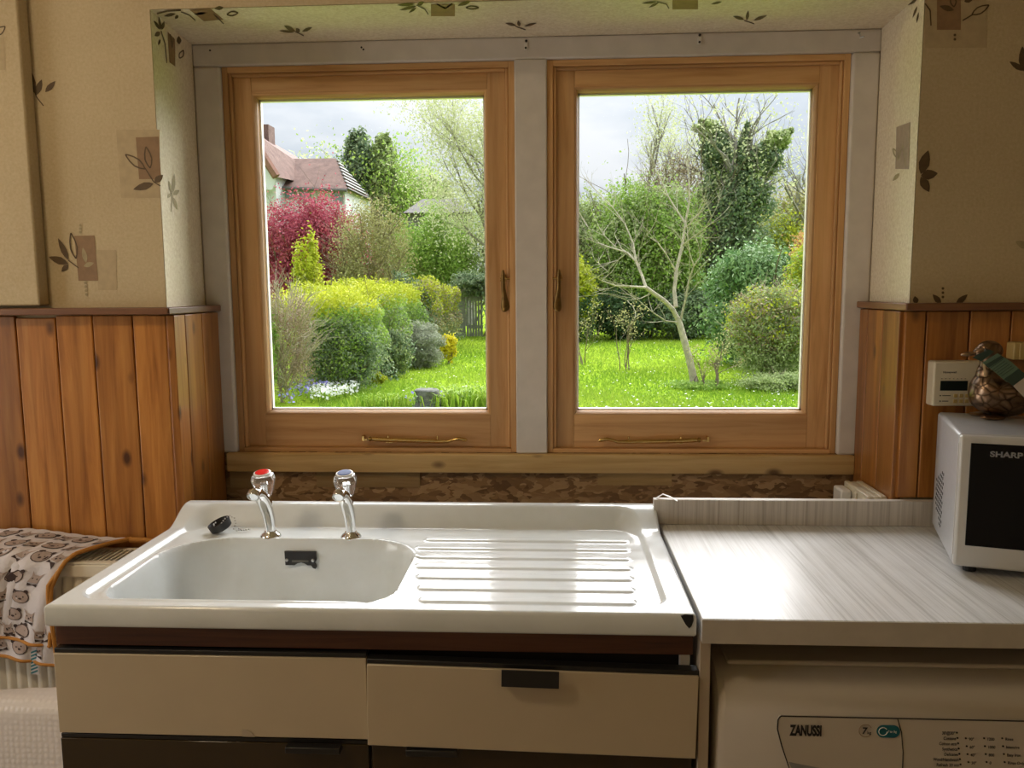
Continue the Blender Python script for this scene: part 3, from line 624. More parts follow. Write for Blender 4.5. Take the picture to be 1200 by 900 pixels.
# overflow plate on the back wall of the bowl
def bowl_y(x, z):
    yy = np.linspace(-0.28, -0.139, 400); zz = sink_z(np.full_like(yy, x), yy); return float(np.interp(z, zz, yy))
ov = [(0.2590, 0.8705), (0.3225, 0.8705), (0.3235, 0.8555), (0.3205, 0.8495), (0.3245, 0.8425), (0.3215, 0.8375), (0.3165, 0.8390), (0.3130, 0.8440), (0.3055, 0.8440), (0.3000, 0.8475), (0.2925, 0.8490), (0.2855, 0.8475), (0.2800, 0.8440), (0.2615, 0.8440)]
y1, y2 = bowl_y(0.29, 0.8705), bowl_y(0.29, 0.8380)
tilt = Vector((0, y1 - y2, 0.8705 - 0.8380)).normalized(); nrm = Vector((0, -tilt.z, tilt.y))
oo = Vector((0, y2, 0.8380)) + nrm * 0.003
op = MB().prism([(a, (b - 0.8380) * 1.05) for a, b in ov], oo, (1, 0, 0), tilt, nrm, 0.004).build('overflow_plate', 'black_plastic', sink, bevel=0.0008); op['label'] = 'broken black overflow cover'
for a in (0.2645, 0.3165):
    MB().lathe([(0.0032, 0), (0.0030, 0.002), (0.001, 0.0026)], oo + Vector((a, 0, 0)) + tilt * 0.0165 + nrm * 0.004, nrm, 12).build('screw', 'steel', op, smooth=0.6)
box_ = MB().prism([(0.275, 0.0125), (0.308, 0.0125), (0.308, 0.0165), (0.275, 0.0165)], oo + nrm * 0.0041, (1, 0, 0), tilt, nrm, 0.0004).build('slot', 'stone_grey', op)
# waste outlet
MB().lathe([(0.034, 0), (0.036, 0.0015), (0.030, 0.003), (0.020, 0.002)], (0.30, -0.31, float(sink_z(np.array([0.30]), np.array([-0.31]))[0])), (0, 0, 1), 24).build('waste_outlet', 'steel', sink, smooth=0.6)

# taps
def tap(name, label, bx, capmat):
    by = -0.118; bz = float(sink_z(np.array([bx]), np.array([by]))[0])
    t = thing(name, label, 'tap', (bx, by, bz), group='pillar taps on the sink')
    MB().lathe([(0.0205, 0), (0.0205, 0.002), (0.018, 0.006), (0.0125, 0.010), (0.0115, 0.012)], (bx, by, bz), (0, 0, 1), 28).build('base_flange', 'chrome', t, smooth=0.7)
    pts = [(0, 0, 0.008), (0, -0.001, 0.022), (0, -0.006, 0.040), (0, -0.017, 0.062), (0, -0.034, 0.084), (0, -0.052, 0.100), (0, -0.068, 0.107), (0, -0.080, 0.106)]
    MB().tube([(bx + a, by + b, bz + c) for a, b, c in pts], [0.0098, 0.0100, 0.0112, 0.0125, 0.0128, 0.0122, 0.0115, 0.0108], 18).build('spout', 'chrome', t, smooth=0.8)
    e_ = Vector((bx, by - 0.080, bz + 0.106)); dv = Vector((0, -0.80, -0.60)).normalized()
    MB().lathe([(0.0112, -0.006), (0.0122, 0.004), (0.0116, 0.0055), (0.0094, 0.0050), (0.0090, -0.003)], e_, dv, 18).build('nozzle', 'chrome', t, smooth=0.6)
    # bonnet and faceted acrylic head, leaning slightly towards the bowl
    ax = Vector((-0.02, -0.20, 1)).normalized(); c0 = Vector((bx, by - 0.002, bz + 0.018))
    MB().lathe([(0.0088, 0), (0.0098, 0.030), (0.0112, 0.052), (0.0110, 0.062), (0.0085, 0.070)], c0, ax, 18).build('bonnet', 'chrome', t, smooth=0.7)
    kc = c0 + ax * 0.0715
    kn = MB().lathe([(0.0115, 0), (0.0150, 0.004), (0.0228, 0.030), (0.0236, 0.036), (0.0205, 0.0450), (0.0160, 0.0480)], kc, ax, 8).build('knob', 'acrylic', t, bevel=0.0012)
    kn['label'] = 'faceted clear acrylic tap head'
    MB().lathe([(0.0050, 0), (0.0050, 0.028), (0.003, 0.030)], kc, ax, 12).build('stem', 'chrome', kn, smooth=0.7)
    kc = kc + ax * 0.0055
    MB().lathe([(0.0165, 0), (0.0165, 0.0020), (0.0150, 0.0026)], kc + ax * 0.0422, ax, 28).build('cap_ring', 'white_plastic', kn, smooth=0.6)
    MB().lathe([(0.0136, 0), (0.0132, 0.0012), (0.010, 0.0016)], kc + ax * 0.0446, ax, 28).build('cap', capmat, kn, smooth=0.6)
    return t
tap('pillar_tap', 'chrome pillar tap with clear faceted head and red hot cap', 0.2216, 'red_cap')
tap('pillar_tap', 'chrome pillar tap with clear faceted head and dark blue cold cap', 0.3844, 'blue_cap')

# rubber plug lying on the deck with its ball chain
pz0 = 0.8925
plug = thing('sink_plug', 'black rubber sink plug with bead chain lying on the sink deck beside the hot tap', 'plug', (0.112, -0.094, pz0))
pa = Vector((-0.35, -0.22, 0.95)).normalized(); pcn = Vector((0.112, -0.094, pz0 + 0.007))
MB().lathe([(0.0185, 0), (0.0215, 0.002), (0.0230, 0.016), (0.0205, 0.0165), (0.0180, 0.006), (0.004, 0.005)], pcn, pa, 28).build('stopper', 'black_rubber', plug, smooth=0.6)
cb = MB(); pth = [(0.112, -0.094, 0.0185), (0.117, -0.088, 0.026), (0.125, -0.083, 0.031), (0.134, -0.082, 0.026), (0.138, -0.086, 0.016), (0.136, -0.092, 0.006), (0.143, -0.094, 0.003), (0.150, -0.088, 0.003), (0.158, -0.086, 0.003), (0.164, -0.084, 0.003), (0.152, -0.092, 0.003), (0.144, -0.086, 0.005), (0.098, -0.104, 0.020)]
def resample(p, step):
    p = [Vector(q) for q in p]; out = [p[0]]; acc = 0
    for a, b_ in zip(p[:-1], p[1:]):
        n_ = max(1, int((b_ - a).length / step))
        out += [a.lerp(b_, (i + 1) / n_) for i in range(n_)]
    return out
for q in resample(pth[:-1], 0.0042): cb.ball(q + Vector((0, 0, pz0)), 0.0019, 6, 4)
for q in resample([(0.100, -0.104, 0.019), (0.099, -0.108, 0.012), (0.102, -0.100, 0.021)], 0.0042): cb.ball(q + Vector((0, 0, pz0)), 0.0017, 6, 4)
cb.build('bead_chain', 'steel', plug, smooth=0.8)

# ------------------------------------------------------------------ sink cabinet
cab = thing('sink_cabinet', 'old sink base unit with cream drawer fronts, dark brown doors and teak rail', 'cabinet', (0.5, -0.25, 0))
cx = MB().box(0.002, -0.455, 0.10, 0.018, -0.03, 0.862).box(0.982, -0.455, 0.10, 0.998, -0.03, 0.862).box(0.018, -0.455, 0.10, 0.982, -0.03, 0.118).box(0.018, -0.046, 0.118, 0.982, -0.03, 0.70).box(0.491, -0.455, 0.118, 0.509, -0.046, 0.66).box(0.018, -0.455, 0.66, 0.982, -0.435, 0.676).box(0.02, -0.40, 0.0, 0.98, -0.385, 0.10)
cx.build('carcass', 'panel_beige', cab)
box('top_rail', (0.0, -0.476, 0.8255), (1.0, -0.456, 0.8635), 'rail_teak', cab, 0.001)
box('gap_shade', (0.018, -0.454, 0.676), (0.982, -0.448, 0.8250), 'dark_void', cab)  # near-black sheet standing in for the shade behind the drawer fronts
dl = MB().box(0.0, -0.486, 0.6825, 0.4985, -0.468, 0.8150).build('drawer_front', 'cream_laminate', cab, bevel=0.0012); dl['label'] = 'cream drawer front'
MB().box(0.0, -0.4835, 0.8155, 0.4985, -0.462, 0.8225).build('edge_strip', 'black_plastic', dl, bevel=0.0008)
tl_ = MB(); bx_ = 0.405
MB().prism([(0.298, 0), (0.298, 0.012), (0.306, 0.0115), (0.314, 0.007), (0.3185, 0)], (0, -0.4866, 0.6832), (1, 0, 0), (0, 0, 1), (0, -1, 0), 0.0004).build('laminate_chip', 'panel_beige', dl)
# the second drawer front hangs loose: dropped and turned clockwise
drot = Matrix.Translation((0.502, -0.495, 0.8105)) @ Matrix.Rotation(0.0195, 4, 'Y')
MD = drot
def dbox(name, a, b_, mat, par, bev=0.001): return MB().box(*a, *b_, M=MD).build(name, mat, par, bevel=bev)
dr = dbox('drawer_front', (0, 0.0, -0.1320), (0.5045, 0.018, 0), 'cream_laminate', cab, 0.0012); dr['label'] = 'cream drawer front hanging loose and tilted'
dbox('edge_strip', (0, 0.003, 0.0003), (0.5045, 0.022, 0.0075), 'black_plastic', dr)
hd = dbox('handle', (0.208, -0.016, -0.0195), (0.2945, 0.0, -0.0165), 'black_plastic', dr, 0.0008); hd['label'] = 'black lip handle'
dbox('handle_face', (0.208, -0.0165, -0.0195), (0.2945, -0.013, 0.0065), 'black_plastic', hd, 0.0006)
box('runner_block', (0.982, -0.466, 0.800), (0.9975, -0.452, 0.822), 'white_plastic', cab, 0.001)
for a, b_, ha, hb in ((0.0, 0.4985, 0.3700, 0.4565), (0.5035, 1.0, 0.5600, 0.6400)):
    d = box('door', (a, -0.484, 0.14), (b_, -0.466, 0.672), 'brown_laminate', cab, 0.0012); d['label'] = 'glossy dark brown door'
    box('edge_strip', (a, -0.482, 0.6725), (b_, -0.462, 0.6790), 'black_plastic', d, 0.0008)
    box('handle', (ha, -0.499, 0.6640), (hb, -0.4845, 0.6740), 'black_plastic', d, 0.001)
ep = tag(box('support_panel', (1.0075, -0.492, 0), (1.0235, -0.03, 0.8595), 'panel_beige', None, 0.001), 'tall beige end panel holding up the worktop beside the sink unit', 'panel')

# ------------------------------------------------------------------ worktop
wt = thing('worktop', 'pale ash-grain laminate worktop over the washing machine', 'worktop', (1.6, -0.27, 0.86))
box('top_laminate', (1.0065, -0.5095, 0.866), (2.55, -0.012, 0.8976), 'worktop_ash', wt, 0.0015)
box('front_edge', (1.0065, -0.5110, 0.8600), (2.55, -0.5096, 0.8968), 'worktop_edge', wt, 0.0004)
box('core', (1.0070, -0.5095, 0.8600), (2.55, -0.012, 0.8659), 'worktop_edge', wt)
us = thing('worktop_upstand', 'narrow ash-grain upstand strip along the back of the worktop', 'upstand', (1.27, -0.02, 0.898))
box('front_face', (0.9935, -0.0325, 0.8982), (1.60, -0.0300, 0.9495), 'upstand_ash', us, 0.0004)
box('board', (0.9935, -0.0299, 0.8982), (1.60, -0.0145, 0.9500), 'white_plastic', us, 0.001)
cs = tag(MB().add([Vector(p) for p in ((0.999, -0.026, 0.951), (1.000, -0.018, 0.9512), (1.012, -0.027, 0.9595), (1.013, -0.019, 0.9597), (1.026, -0.033, 0.9553), (1.027, -0.026, 0.9560), (1.040, -0.041, 0.9488), (1.041, -0.034, 0.9500))], [(0, 1, 3, 2), (2, 3, 5, 4), (4, 5, 7, 6)]).build('peeling_edging', 'white_plastic'), 'loose curled strip of white edging peeling off the upstand', 'edging strip')
md = cs.modifiers.new('thick', 'SOLIDIFY'); md.thickness = 0.0009

# ------------------------------------------------------------------ washing machine
wm = thing('washing_machine', 'white washing machine standing under the worktop', 'washing machine', (1.33, -0.25, 0))
x0, x1, yF, zT = 1.0345, 1.632, -0.492, 0.803
prof = [(-0.03, 0.0), (-0.03, zT), (-0.420, zT), (-0.445, zT - 0.003), (-0.460, zT - 0.009), (-0.474, zT - 0.020), (-0.484, zT - 0.034), (yF, zT - 0.056), (yF - 0.004, zT - 0.14), (yF - 0.004, 0.03), (yF + 0.01, 0.0)]
vs = []; ins = 0.010
for xx, sc in ((x0, 1.0), (x0 + 0.004, 0.4), (x0 + ins + 0.004, 0.0), (x1 - ins - 0.004, 0.0), (x1 - 0.004, 0.4), (x1, 1.0)):
    for (yy, zz) in prof:
        vs.append((xx, yy + (0.012 * sc if yy < -0.41 else 0), zz - (0.008 * sc if zz > 0.6 else 0)))
k = len(prof); fs = []
for i in range(5):
    for j in range(k): fs.append((i * k + j, i * k + (j + 1) % k, (i + 1) * k + (j + 1) % k, (i + 1) * k + j))
fs += [tuple(range(k)), tuple(range(5 * k, 6 * k))]
MB().add(vs, fs).build('body', 'machine_white', wm, smooth=0.5)
box('lid', (x0 + 0.022, -0.452, zT - 0.004), (x1 - 0.022, -0.04, zT + 0.004), 'machine_white', wm, 0.006, 3)
fp = MB()   # control fascia, a proud panel whose lower left corner sweeps in
yp = -0.4985
pol = [(1.1265, 0.7405), (1.129, 0.7425), (1.300, 0.7425), (1.619, 0.7425), (1.619, 0.640), (1.150, 0.640), (1.1310, 0.696), (1.1240, 0.722), (1.1245, 0.7365)]
fp.prism(pol, (0, yp + 0.006, 0), (1, 0, 0), (0, 0, 1), (0, -1, 0), 0.006)
fa = fp.build('control_fascia', 'machine_white', wm, bevel=0.0012)
gv = MB(); lp = [Vector((p[0], yp + 0.0006, p[1])) for p in pol] ; lp.append(lp[0])
gv.tube(lp, 0.0011, 6).tube([(1.2990, yp - 0.0002, 0.7420), (1.3055, yp - 0.0002, 0.722), (1.3095, yp - 0.0002, 0.690), (1.3105, yp - 0.0002, 0.640)], 0.0007, 6).build('groove', 'dark_void', fa)
MB().prism([(1.1420, 0.6700), (1.2080, 0.6580), (1.2950, 0.6440), (1.2950, 0.642), (1.1550, 0.642)], (0, yp - 0.0004, 0), (1, 0, 0), (0, 0, 1), (0, -1, 0), 0.0012).build('drawer_grip', 'machine_grey', fa)
ey = yp - 0.0009
text('lettering', 'ZANUSSI', 0.0225, (1.1425, ey, 0.7135), (1, 0, 0), (0, 0, 1), 'print_black', fa, 0.52, 0.0011)
text('lettering', '7', 0.0145, (1.2475, ey, 0.7180), (1, 0, 0), (0.1, 0, 1), 'print_black', fa, 1.0, 0.0004)
text('lettering', 'kg', 0.0065, (1.2555, ey, 0.7178), (1, 0, 0), (0, 0, 1), 'print_black', fa, 1.0, 0.0001)
ring = [Vector((1.2530 + 0.0095 * c_(a), ey + 0.0003, 0.7228 + 0.0098 * s_(a))) for a in np.linspace(0.5, 5.6, 20)]
MB().tube(ring, 0.00035, 4).build('print_ring', 'motif_tan', fa)
pill = [(1.2790 + 0.0098 * c_(a), 0.7225 + 0.0098 * s_(a)) for a in np.linspace(PI / 2, 3 * PI / 2, 12)] + [(1.2935 + 0.0098 * c_(a), 0.7225 + 0.0098 * s_(a)) for a in np.linspace(-PI / 2, PI / 2, 12)]
MB().prism(pill, (0, ey + 0.0008, 0), (1, 0, 0), (0, 0, 1), (0, -1, 0), 0.0010).build('badge', 'print_teal', fa)
MB().tube([Vector((1.2783 + 0.0062 * c_(a), ey - 0.0004, 0.7225 + 0.0062 * s_(a))) for a in np.linspace(0.6, 2 * PI, 18)], 0.0006, 4).build('badge_ring', 'print_white', fa)
text('lettering', '7 to 1kg', 0.0050, (1.2855, ey - 0.0005, 0.7210), (1, 0, 0), (0, 0, 1), 'print_white', fa, 0.75, 0.0001)
def led(x, z, r=0.0014): return MB().lathe([(r, 0), (r, 0.0006)], (x, ey + 0.0006, z), (0, -1, 0), 8)
for i, s in enumerate(["30'@30\u00b0", 'Cottons', 'Cotton eco', 'Synthetics', 'Delicates', 'Wool/Handwash', 'Refresh 20 min']):
    p = W(1119.5 + 0.8 * i, 861.0 + 6.25 * i, ey); text('lettering', s, 0.0068, (p.x, ey, p.z), (1, 0, 0), (0, 0, 1), 'print_black', fa, 0.80, 0.00012, 'RIGHT')
    q = W(1121.5 + 0.72 * i, 858.8 + 6.2 * i, ey); led(q.x, q.z).build('indicator', 'print_black', fa)
for j, (u0, lst) in enumerate(((1132, ['90\u00b0', '60\u00b0', '40\u00b0', '30\u00b0']), (1153.3, ['1200', '1000', '800', '0']), (1174.6, ['Rinse', 'Intensive', 'Easy Iron', 'Rinse Only']))):
    for i, s in enumerate(lst):
        p = W(u0 + 1.0 * i, 865.3 + 9.3 * i, ey); led(p.x, p.z).build('indicator', 'print_black', fa)
        p = W(u0 + 3.2 + 1.0 * i, 867.8 + 9.3 * i, ey); text('lettering', s, 0.0064, (p.x, ey, p.z), (1, 0, 0), (0, 0, 1), 'print_black', fa, 0.85, 0.0001)

# ------------------------------------------------------------------ microwave (turned a little away from the wall)
TH = 0.305; mw = thing('microwave', 'silver compact microwave oven with black glass door on the worktop', 'microwave', (1.4615, -0.305, 0.8976), -TH)
wM, dM, z0m, z1m = 0.40, 0.262, 0.0125, 0.2390
MB().box(0, 0.014, z0m, wM, dM, z1m).build('housing', 'microwave_silver', mw, bevel=0.006, seg=3, local=True)
MB().box(0.05, dM, 0.04, wM - 0.05, dM + 0.025, 0.19).build('rear_duct', 'microwave_silver', mw, bevel=0.006, local=True)
fr2 = MB().box(0, -0.002, z0m + 0.002, wM, 0.013, z1m - 0.001).build('front_frame', 'microwave_trim', mw, bevel=0.005, seg=3, local=True)
MB().box(0.016, -0.0035, 0.052, wM - 0.09, 0.0, 0.226).build('door_glass', 'black_glass', mw, bevel=0.001, local=True)
MB().box(wM - 0.086, -0.0035, 0.052, wM - 0.008, 0.0, 0.226).build('control_panel', 'black_glass', mw, bevel=0.001, local=True)
MB().box(-0.0012, 0.004, z0m + 0.02, 0.001, 0.0105, z1m - 0.014).build('seam', 'microwave_trim', mw, bevel=0.0004, local=True)
text('lettering', 'SHARP', 0.0125, (0.044, -0.0041, 0.2055), (1, 0, 0), (0, 0, 1), 'print_grey', mw, 1.25, 0.00045, local=True)
vm = MB()
for r in range(12):
    for cidx in range(6):
        y = 0.110 + cidx * 0.0145 + (0.007 if r % 2 else 0); z = 0.040 + r * 0.0090
        if (5 - cidx) * 0.55 > min(r, 11 - r) + 0.6: continue
        vm.lathe([(0.0030, 0), (0.0030, 0.0006)], (-0.0001, 0.335 - y, z), (-1, 0, 0), 8)
vm.build('vent_hole', 'dark_void', mw, local=True)
for (xx, yy) in ((0.03, 0.03), (wM - 0.03, 0.03), (0.03, dM - 0.03), (wM - 0.03, dM - 0.03)):
    MB().lathe([(0.010, 0), (0.012, 0.013)], (xx, yy, 0), (0, 0, 1), 12).build('foot', 'black_plastic', mw, local=True)

# ------------------------------------------------------------------ bronze duck with swing tag
zt = 0.8976 + z1m
dk = thing('duck_ornament', 'bronze metal duck ornament with green swing tag on the microwave', 'ornament', (1.622, -0.130, zt))
def ico(bm, c, r, q=None, sub=3):
    Mx = Matrix.Translation(c) @ (q.to_matrix().to_4x4() if q else Matrix.Identity(4)) @ Matrix.Diagonal((*r, 1))
    bmesh.ops.create_icosphere(bm, subdivisions=sub, radius=1.0, matrix=Mx)
def blend(name, parts, voxel, mat, parent, smooth=6, off=(0, 0, 0)):
    bm = bmesh.new()
    for c, r, q in parts: ico(bm, Vector(c), r, q)
    me = bpy.data.meshes.new(name); bm.to_mesh(me); bm.free(); o = bpy.data.objects.new(name, me); COL.objects.link(o)
    md = o.modifiers.new('r', 'REMESH'); md.mode = 'VOXEL'; md.voxel_size = voxel
    md = o.modifiers.new('s', 'SMOOTH'); md.factor = 0.5; md.iterations = smooth
    bpy.context.view_layer.update(); dg = bpy.context.evaluated_depsgraph_get(); m2 = bpy.data.meshes.new_from_object(o.evaluated_get(dg))
    bpy.data.objects.remove(o); m2.name = name; m2.materials.clear(); m2.materials.append(M[mat])
    m2.polygons.foreach_set('use_smooth', [True] * len(m2.polygons)); ob = bpy.data.objects.new(name, m2); COL.objects.link(ob); ob.parent = parent; return ob
qy = lambda a: Quaternion((0, 1, 0), a)
parts = [((0.000, 0, 0.044), (0.062, 0.042, 0.042), None), ((-0.024, 0, 0.052), (0.036, 0.036, 0.040), None), ((0.040, 0, 0.052), (0.050, 0.030, 0.028), qy(-0.35)), ((0.085, 0, 0.066), (0.032, 0.016, 0.010), qy(-0.5)),
         ((-0.030, 0, 0.082), (0.021, 0.019, 0.028), qy(0.15)), ((-0.029, 0, 0.106), (0.0165, 0.015, 0.028), None), ((-0.030, 0, 0.126), (0.0235, 0.018, 0.0185), qy(0.1)), ((-0.046, 0, 0.122), (0.014, 0.011, 0.010), qy(0.2))]
blend('body', parts, 0.0032, 'bronze', dk)
MB().ball((1.622 - 0.066, -0.130, zt + 0.1195), 0.016, 12, 8, (1.0, 0.42, 0.24), qy(-0.12)).build('beak', 'bronze_plain', dk, smooth=0.9)
for s in (-1, 1):
    MB().ball((1.622 - 0.0445, -0.130 + s * 0.0150, zt + 0.1275), 0.0032, 8, 6).build('eye', 'black_plastic', dk, smooth=0.9)
    MB().ball((1.622 + 0.022, -0.130 + s * 0.036, zt + 0.056), 0.05, 14, 10, (1.05, 0.20, 0.52), qy(-0.15)).build('wing', 'bronze', dk, smooth=0.9)
    MB().ball((1.622 - 0.028, -0.130 + s * 0.020, zt + 0.0040), 0.020, 12, 6, (1.15, 0.75, 0.20)).build('foot', 'bronze_plain', dk, smooth=0.9)
# swing tag: a bent card hanging from the neck
yt = -0.178
def card(name, pts, mat, par, dy=0.0):
    o = MB().prism([(0, 0)] * 0 or [(p.x, p.z) for p in [W(u, v, yt) for u, v in pts]], (0, yt + dy, 0), (1, 0, 0), (0, 0, 1), (0, -1, 0), 0.0006).build(name, mat, par); return o
tg = card('swing_tag', [(1151, 425), (1169, 414), (1185, 424), (1197, 435), (1180, 448), (1166, 436)], 'tag_green', dk); tg['label'] = 'green card swing tag'
card('tag_fold', [(1139.5, 419), (1147, 414.5), (1159, 409.5), (1165, 412), (1150, 423.5)], 'tag_dark', tg)
card('tag_band', [(1154, 428), (1173, 416.5), (1176, 419), (1158, 431)], 'tag_dark', tg, -0.0008)
card('tag_band', [(1176, 444.5), (1193.5, 432), (1203, 440), (1187, 452)], 'tag_dark', tg, -0.0008)
card('tag_sheet', [(1186, 451), (1203, 440), (1216, 455), (1203, 469)], 'tag_paper', tg)
ln = MB()
for k in range(6):
    a = W(1160 + 2.6 * k, 431.5 + 1.9 * k, yt); b_ = W(1175 + 2.6 * k, 421 + 1.9 * k, yt); ln.tube([(a.x, yt - 0.0009, a.z), (b_.x, yt - 0.0009, b_.z)], 0.0004, 4)
ln.build('tag_lines', 'tag_dark', tg)
a = W(1151.5, 422, -0.165); b_ = W(1153, 441, -0.165)
MB().tube([(1.594, -0.150, zt + 0.092), (a.x, -0.170, a.z - 0.006), (b_.x, -0.170, b_.z)], 0.0022, 8).build('twine_loop', 'twine', dk, smooth=0.8)

# ------------------------------------------------------------------ heating programmer and switch on the right wall
pg = thing('heating_programmer', 'cream heating programmer box with dark display on the pine boards', 'thermostat', (1.60, -0.012, 1.19))
MB().prism([(1.5345, 1.1455), (1.6650, 1.1455), (1.6650, 1.2345), (1.5345, 1.2345)], (0, -0.0122, 0), (1, 0, 0), (0, 0, 1), (0, -1, 0), 0.030).build('case', 'cream_plastic', pg, bevel=0.004, seg=3)
MB().prism([(1.5480, 1.1765), (1.6000, 1.1765), (1.6000, 1.1960), (1.5480, 1.1960)], (0, -0.0422, 0), (1, 0, 0), (0, 0, 1), (0, -1, 0), 0.0008).build('display', 'lcd', pg)
text('lettering', 'Honeywell', 0.0060, (1.5520, -0.0424, 1.2110), (1, 0, 0), (0, 0, 1), 'print_black', pg, 1.0, 0.0001)
for i in range(2):
    bt = MB()
    for j in range(3): MB().box(1.5745 + j * 0.011, -0.0438, 1.1520 + i * 0.011, 1.5815 + j * 0.011, -0.0420, 1.1590 + i * 0.011).build('button', 'yellow_plastic', pg, bevel=0.0006)
    bt.tube([(1.5480, -0.0424, 1.1555 + i * 0.011), (1.5502, -0.0424, 1.1555 + i * 0.011)], 0.0012, 6).tube([(1.5530, -0.0423, 1.1555 + i * 0.011), (1.5690 - 0.004 * (1 - i), -0.0423, 1.1555 + i * 0.011)], 0.0007, 4); bt.build('print_marks', 'print_black', pg)
bt = MB()
for k in range(7): bt.tube([(1.549 + k * 0.0075, -0.0423, 1.2000), (1.5515 + k * 0.0075, -0.0423, 1.2000)], 0.0005, 4)
bt.build('print_marks', 'print_black', pg)
sb = thing('switch_box', 'yellowed plastic switch box on the pine boards above the duck', 'switch', (1.73, -0.012, 1.25))
box('case', (1.6850, -0.040, 1.2365), (1.7750, -0.0122, 1.3050 - 0.034), 'yellow_plastic', sb, 0.003)
box('cover', (1.6950, -0.0435, 1.2375), (1.7700, -0.0400, 1.2700), 'yellow_plastic', sb, 0.0015)

# double socket with a plug on the right reveal
sk = thing('wall_socket', 'cream surface-mounted double socket on the window reveal behind the worktop upstand', 'socket', (1.465, 0.083, 0.90))
def shell(name, xa, xb, mat, par, g=0.0): return box(name, (xa, 0.0136 + g, 0.862 + g), (xb, 0.152 - g, 0.948 - g), mat, par, 0.0025)
shell('back_box', 1.4660, 1.4800, 'cream_plastic', sk); shell('spacer', 1.4530, 1.4655, 'cream_plastic', sk, 0.0012); shell('face_plate', 1.4400, 1.4525, 'cream_plastic', sk)
for y in (0.045, 0.118):
    MB().box(1.4392, y - 0.003, 0.916, 1.4401, y + 0.003, 0.925).box(1.4392, y - 0.013, 0.897, 1.4401, y - 0.006, 0.901).box(1.4392, y + 0.006, 0.897, 1.4401, y + 0.013, 0.901).build('pin_hole', 'dark_void', sk)
for y in (0.030, 0.075): MB().box(1.4360, y - 0.006, 0.922, 1.4402, y + 0.006, 0.940).build('rocker', 'cream_plastic', sk, bevel=0.0015)
pgp = thing('mains_plug', 'white mains plug pushed into the double socket', 'plug', (1.42, 0.115, 0.90))
box('plug_body', (1.4155, 0.098, 0.882), (1.4388, 0.150, 0.9390), 'white_plastic', pgp, 0.005, 3)
MB().tube([(1.427, 0.125, 0.884), (1.420, 0.126, 0.865), (1.410, 0.13, 0.80), (1.40, 0.15, 0.70)], 0.0035, 8).build('cable', 'white_plastic', pgp, smooth=0.8)

# ------------------------------------------------------------------ radiator with blanket, parcel
rd = thing('radiator', 'cream panel radiator with slatted top grille under the blanket', 'radiator', (-0.45, -0.07, 0.2))
RX0, RX1 = -0.95, -0.030; RZ = 0.836
pp = []; n_ = int((RX1 - RX0) / 0.0222)
pts = []
for i in range(n_):
    xa = RX0 + 0.02 + i * 0.0222
    if xa + 0.0222 > RX1 - 0.02: break
    pts += [(xa, 0.0), (xa + 0.006, -0.006), (xa + 0.0145, -0.006), (xa + 0.0205, 0.0)]
rv = []; rf = []
zs_ = [0.22, 0.25, RZ - 0.052, RZ - 0.030]
for z, sc in zip(zs_, (0, 1, 1, 0)):
    for (x, d) in pts: rv.append((x, -0.118 + d * sc, z))
k = len(pts)
for i in range(3):
    for j in range(k - 1): rf.append((i * k + j, i * k + j + 1, (i + 1) * k + j + 1, (i + 1) * k + j))
MB().add(rv, rf).build('fluted_panel', 'radiator_cream', rd, smooth=1.2)
MB().box(RX0 + 0.02, -0.116, 0.21, RX1 - 0.02, -0.108, RZ - 0.02).build('core', 'radiator_cream', rd)
MB().box(RX0, -0.128, RZ - 0.032, RX1, -0.108, RZ - 0.004).build('top_flange', 'radiator_cream', rd, bevel=0.004, seg=3)
MB().box(RX0, -0.040, 0.22, RX1, -0.030, RZ - 0.004).build('rear_panel', 'radiator_cream', rd)
MB().box(RX0, -0.128, 0.22, RX0 + 0.004, -0.030, RZ).build('side_cover', 'radiator_cream', rd); MB().box(RX1 - 0.004, -0.128, 0.22, RX1, -0.030, RZ).build('side_cover', 'radiator_cream', rd)
MB().box(RX0, -0.128, RZ - 0.004, RX1, -0.113, RZ).box(RX0, -0.042, RZ - 0.004, RX1, -0.030, RZ).build('grille_rim', 'radiator_cream', rd, bevel=0.001)
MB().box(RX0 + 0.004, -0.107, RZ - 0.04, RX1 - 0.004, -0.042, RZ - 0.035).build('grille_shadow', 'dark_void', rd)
sl = MB().box(-0.0017, -0.0355, -0.003, 0.0017, 0.0355, 0.0).build('grille_slat', 'radiator_cream', rd, local=True)
x = RX1 - 0.012; first = True
while x > RX0 + 0.01:
    o = sl if first else sl.copy()
    if not first: COL.objects.link(o); o.parent = rd
    o.location = Vector((x, -0.0775, RZ)) - rd.location; first = False; x -= 0.0112

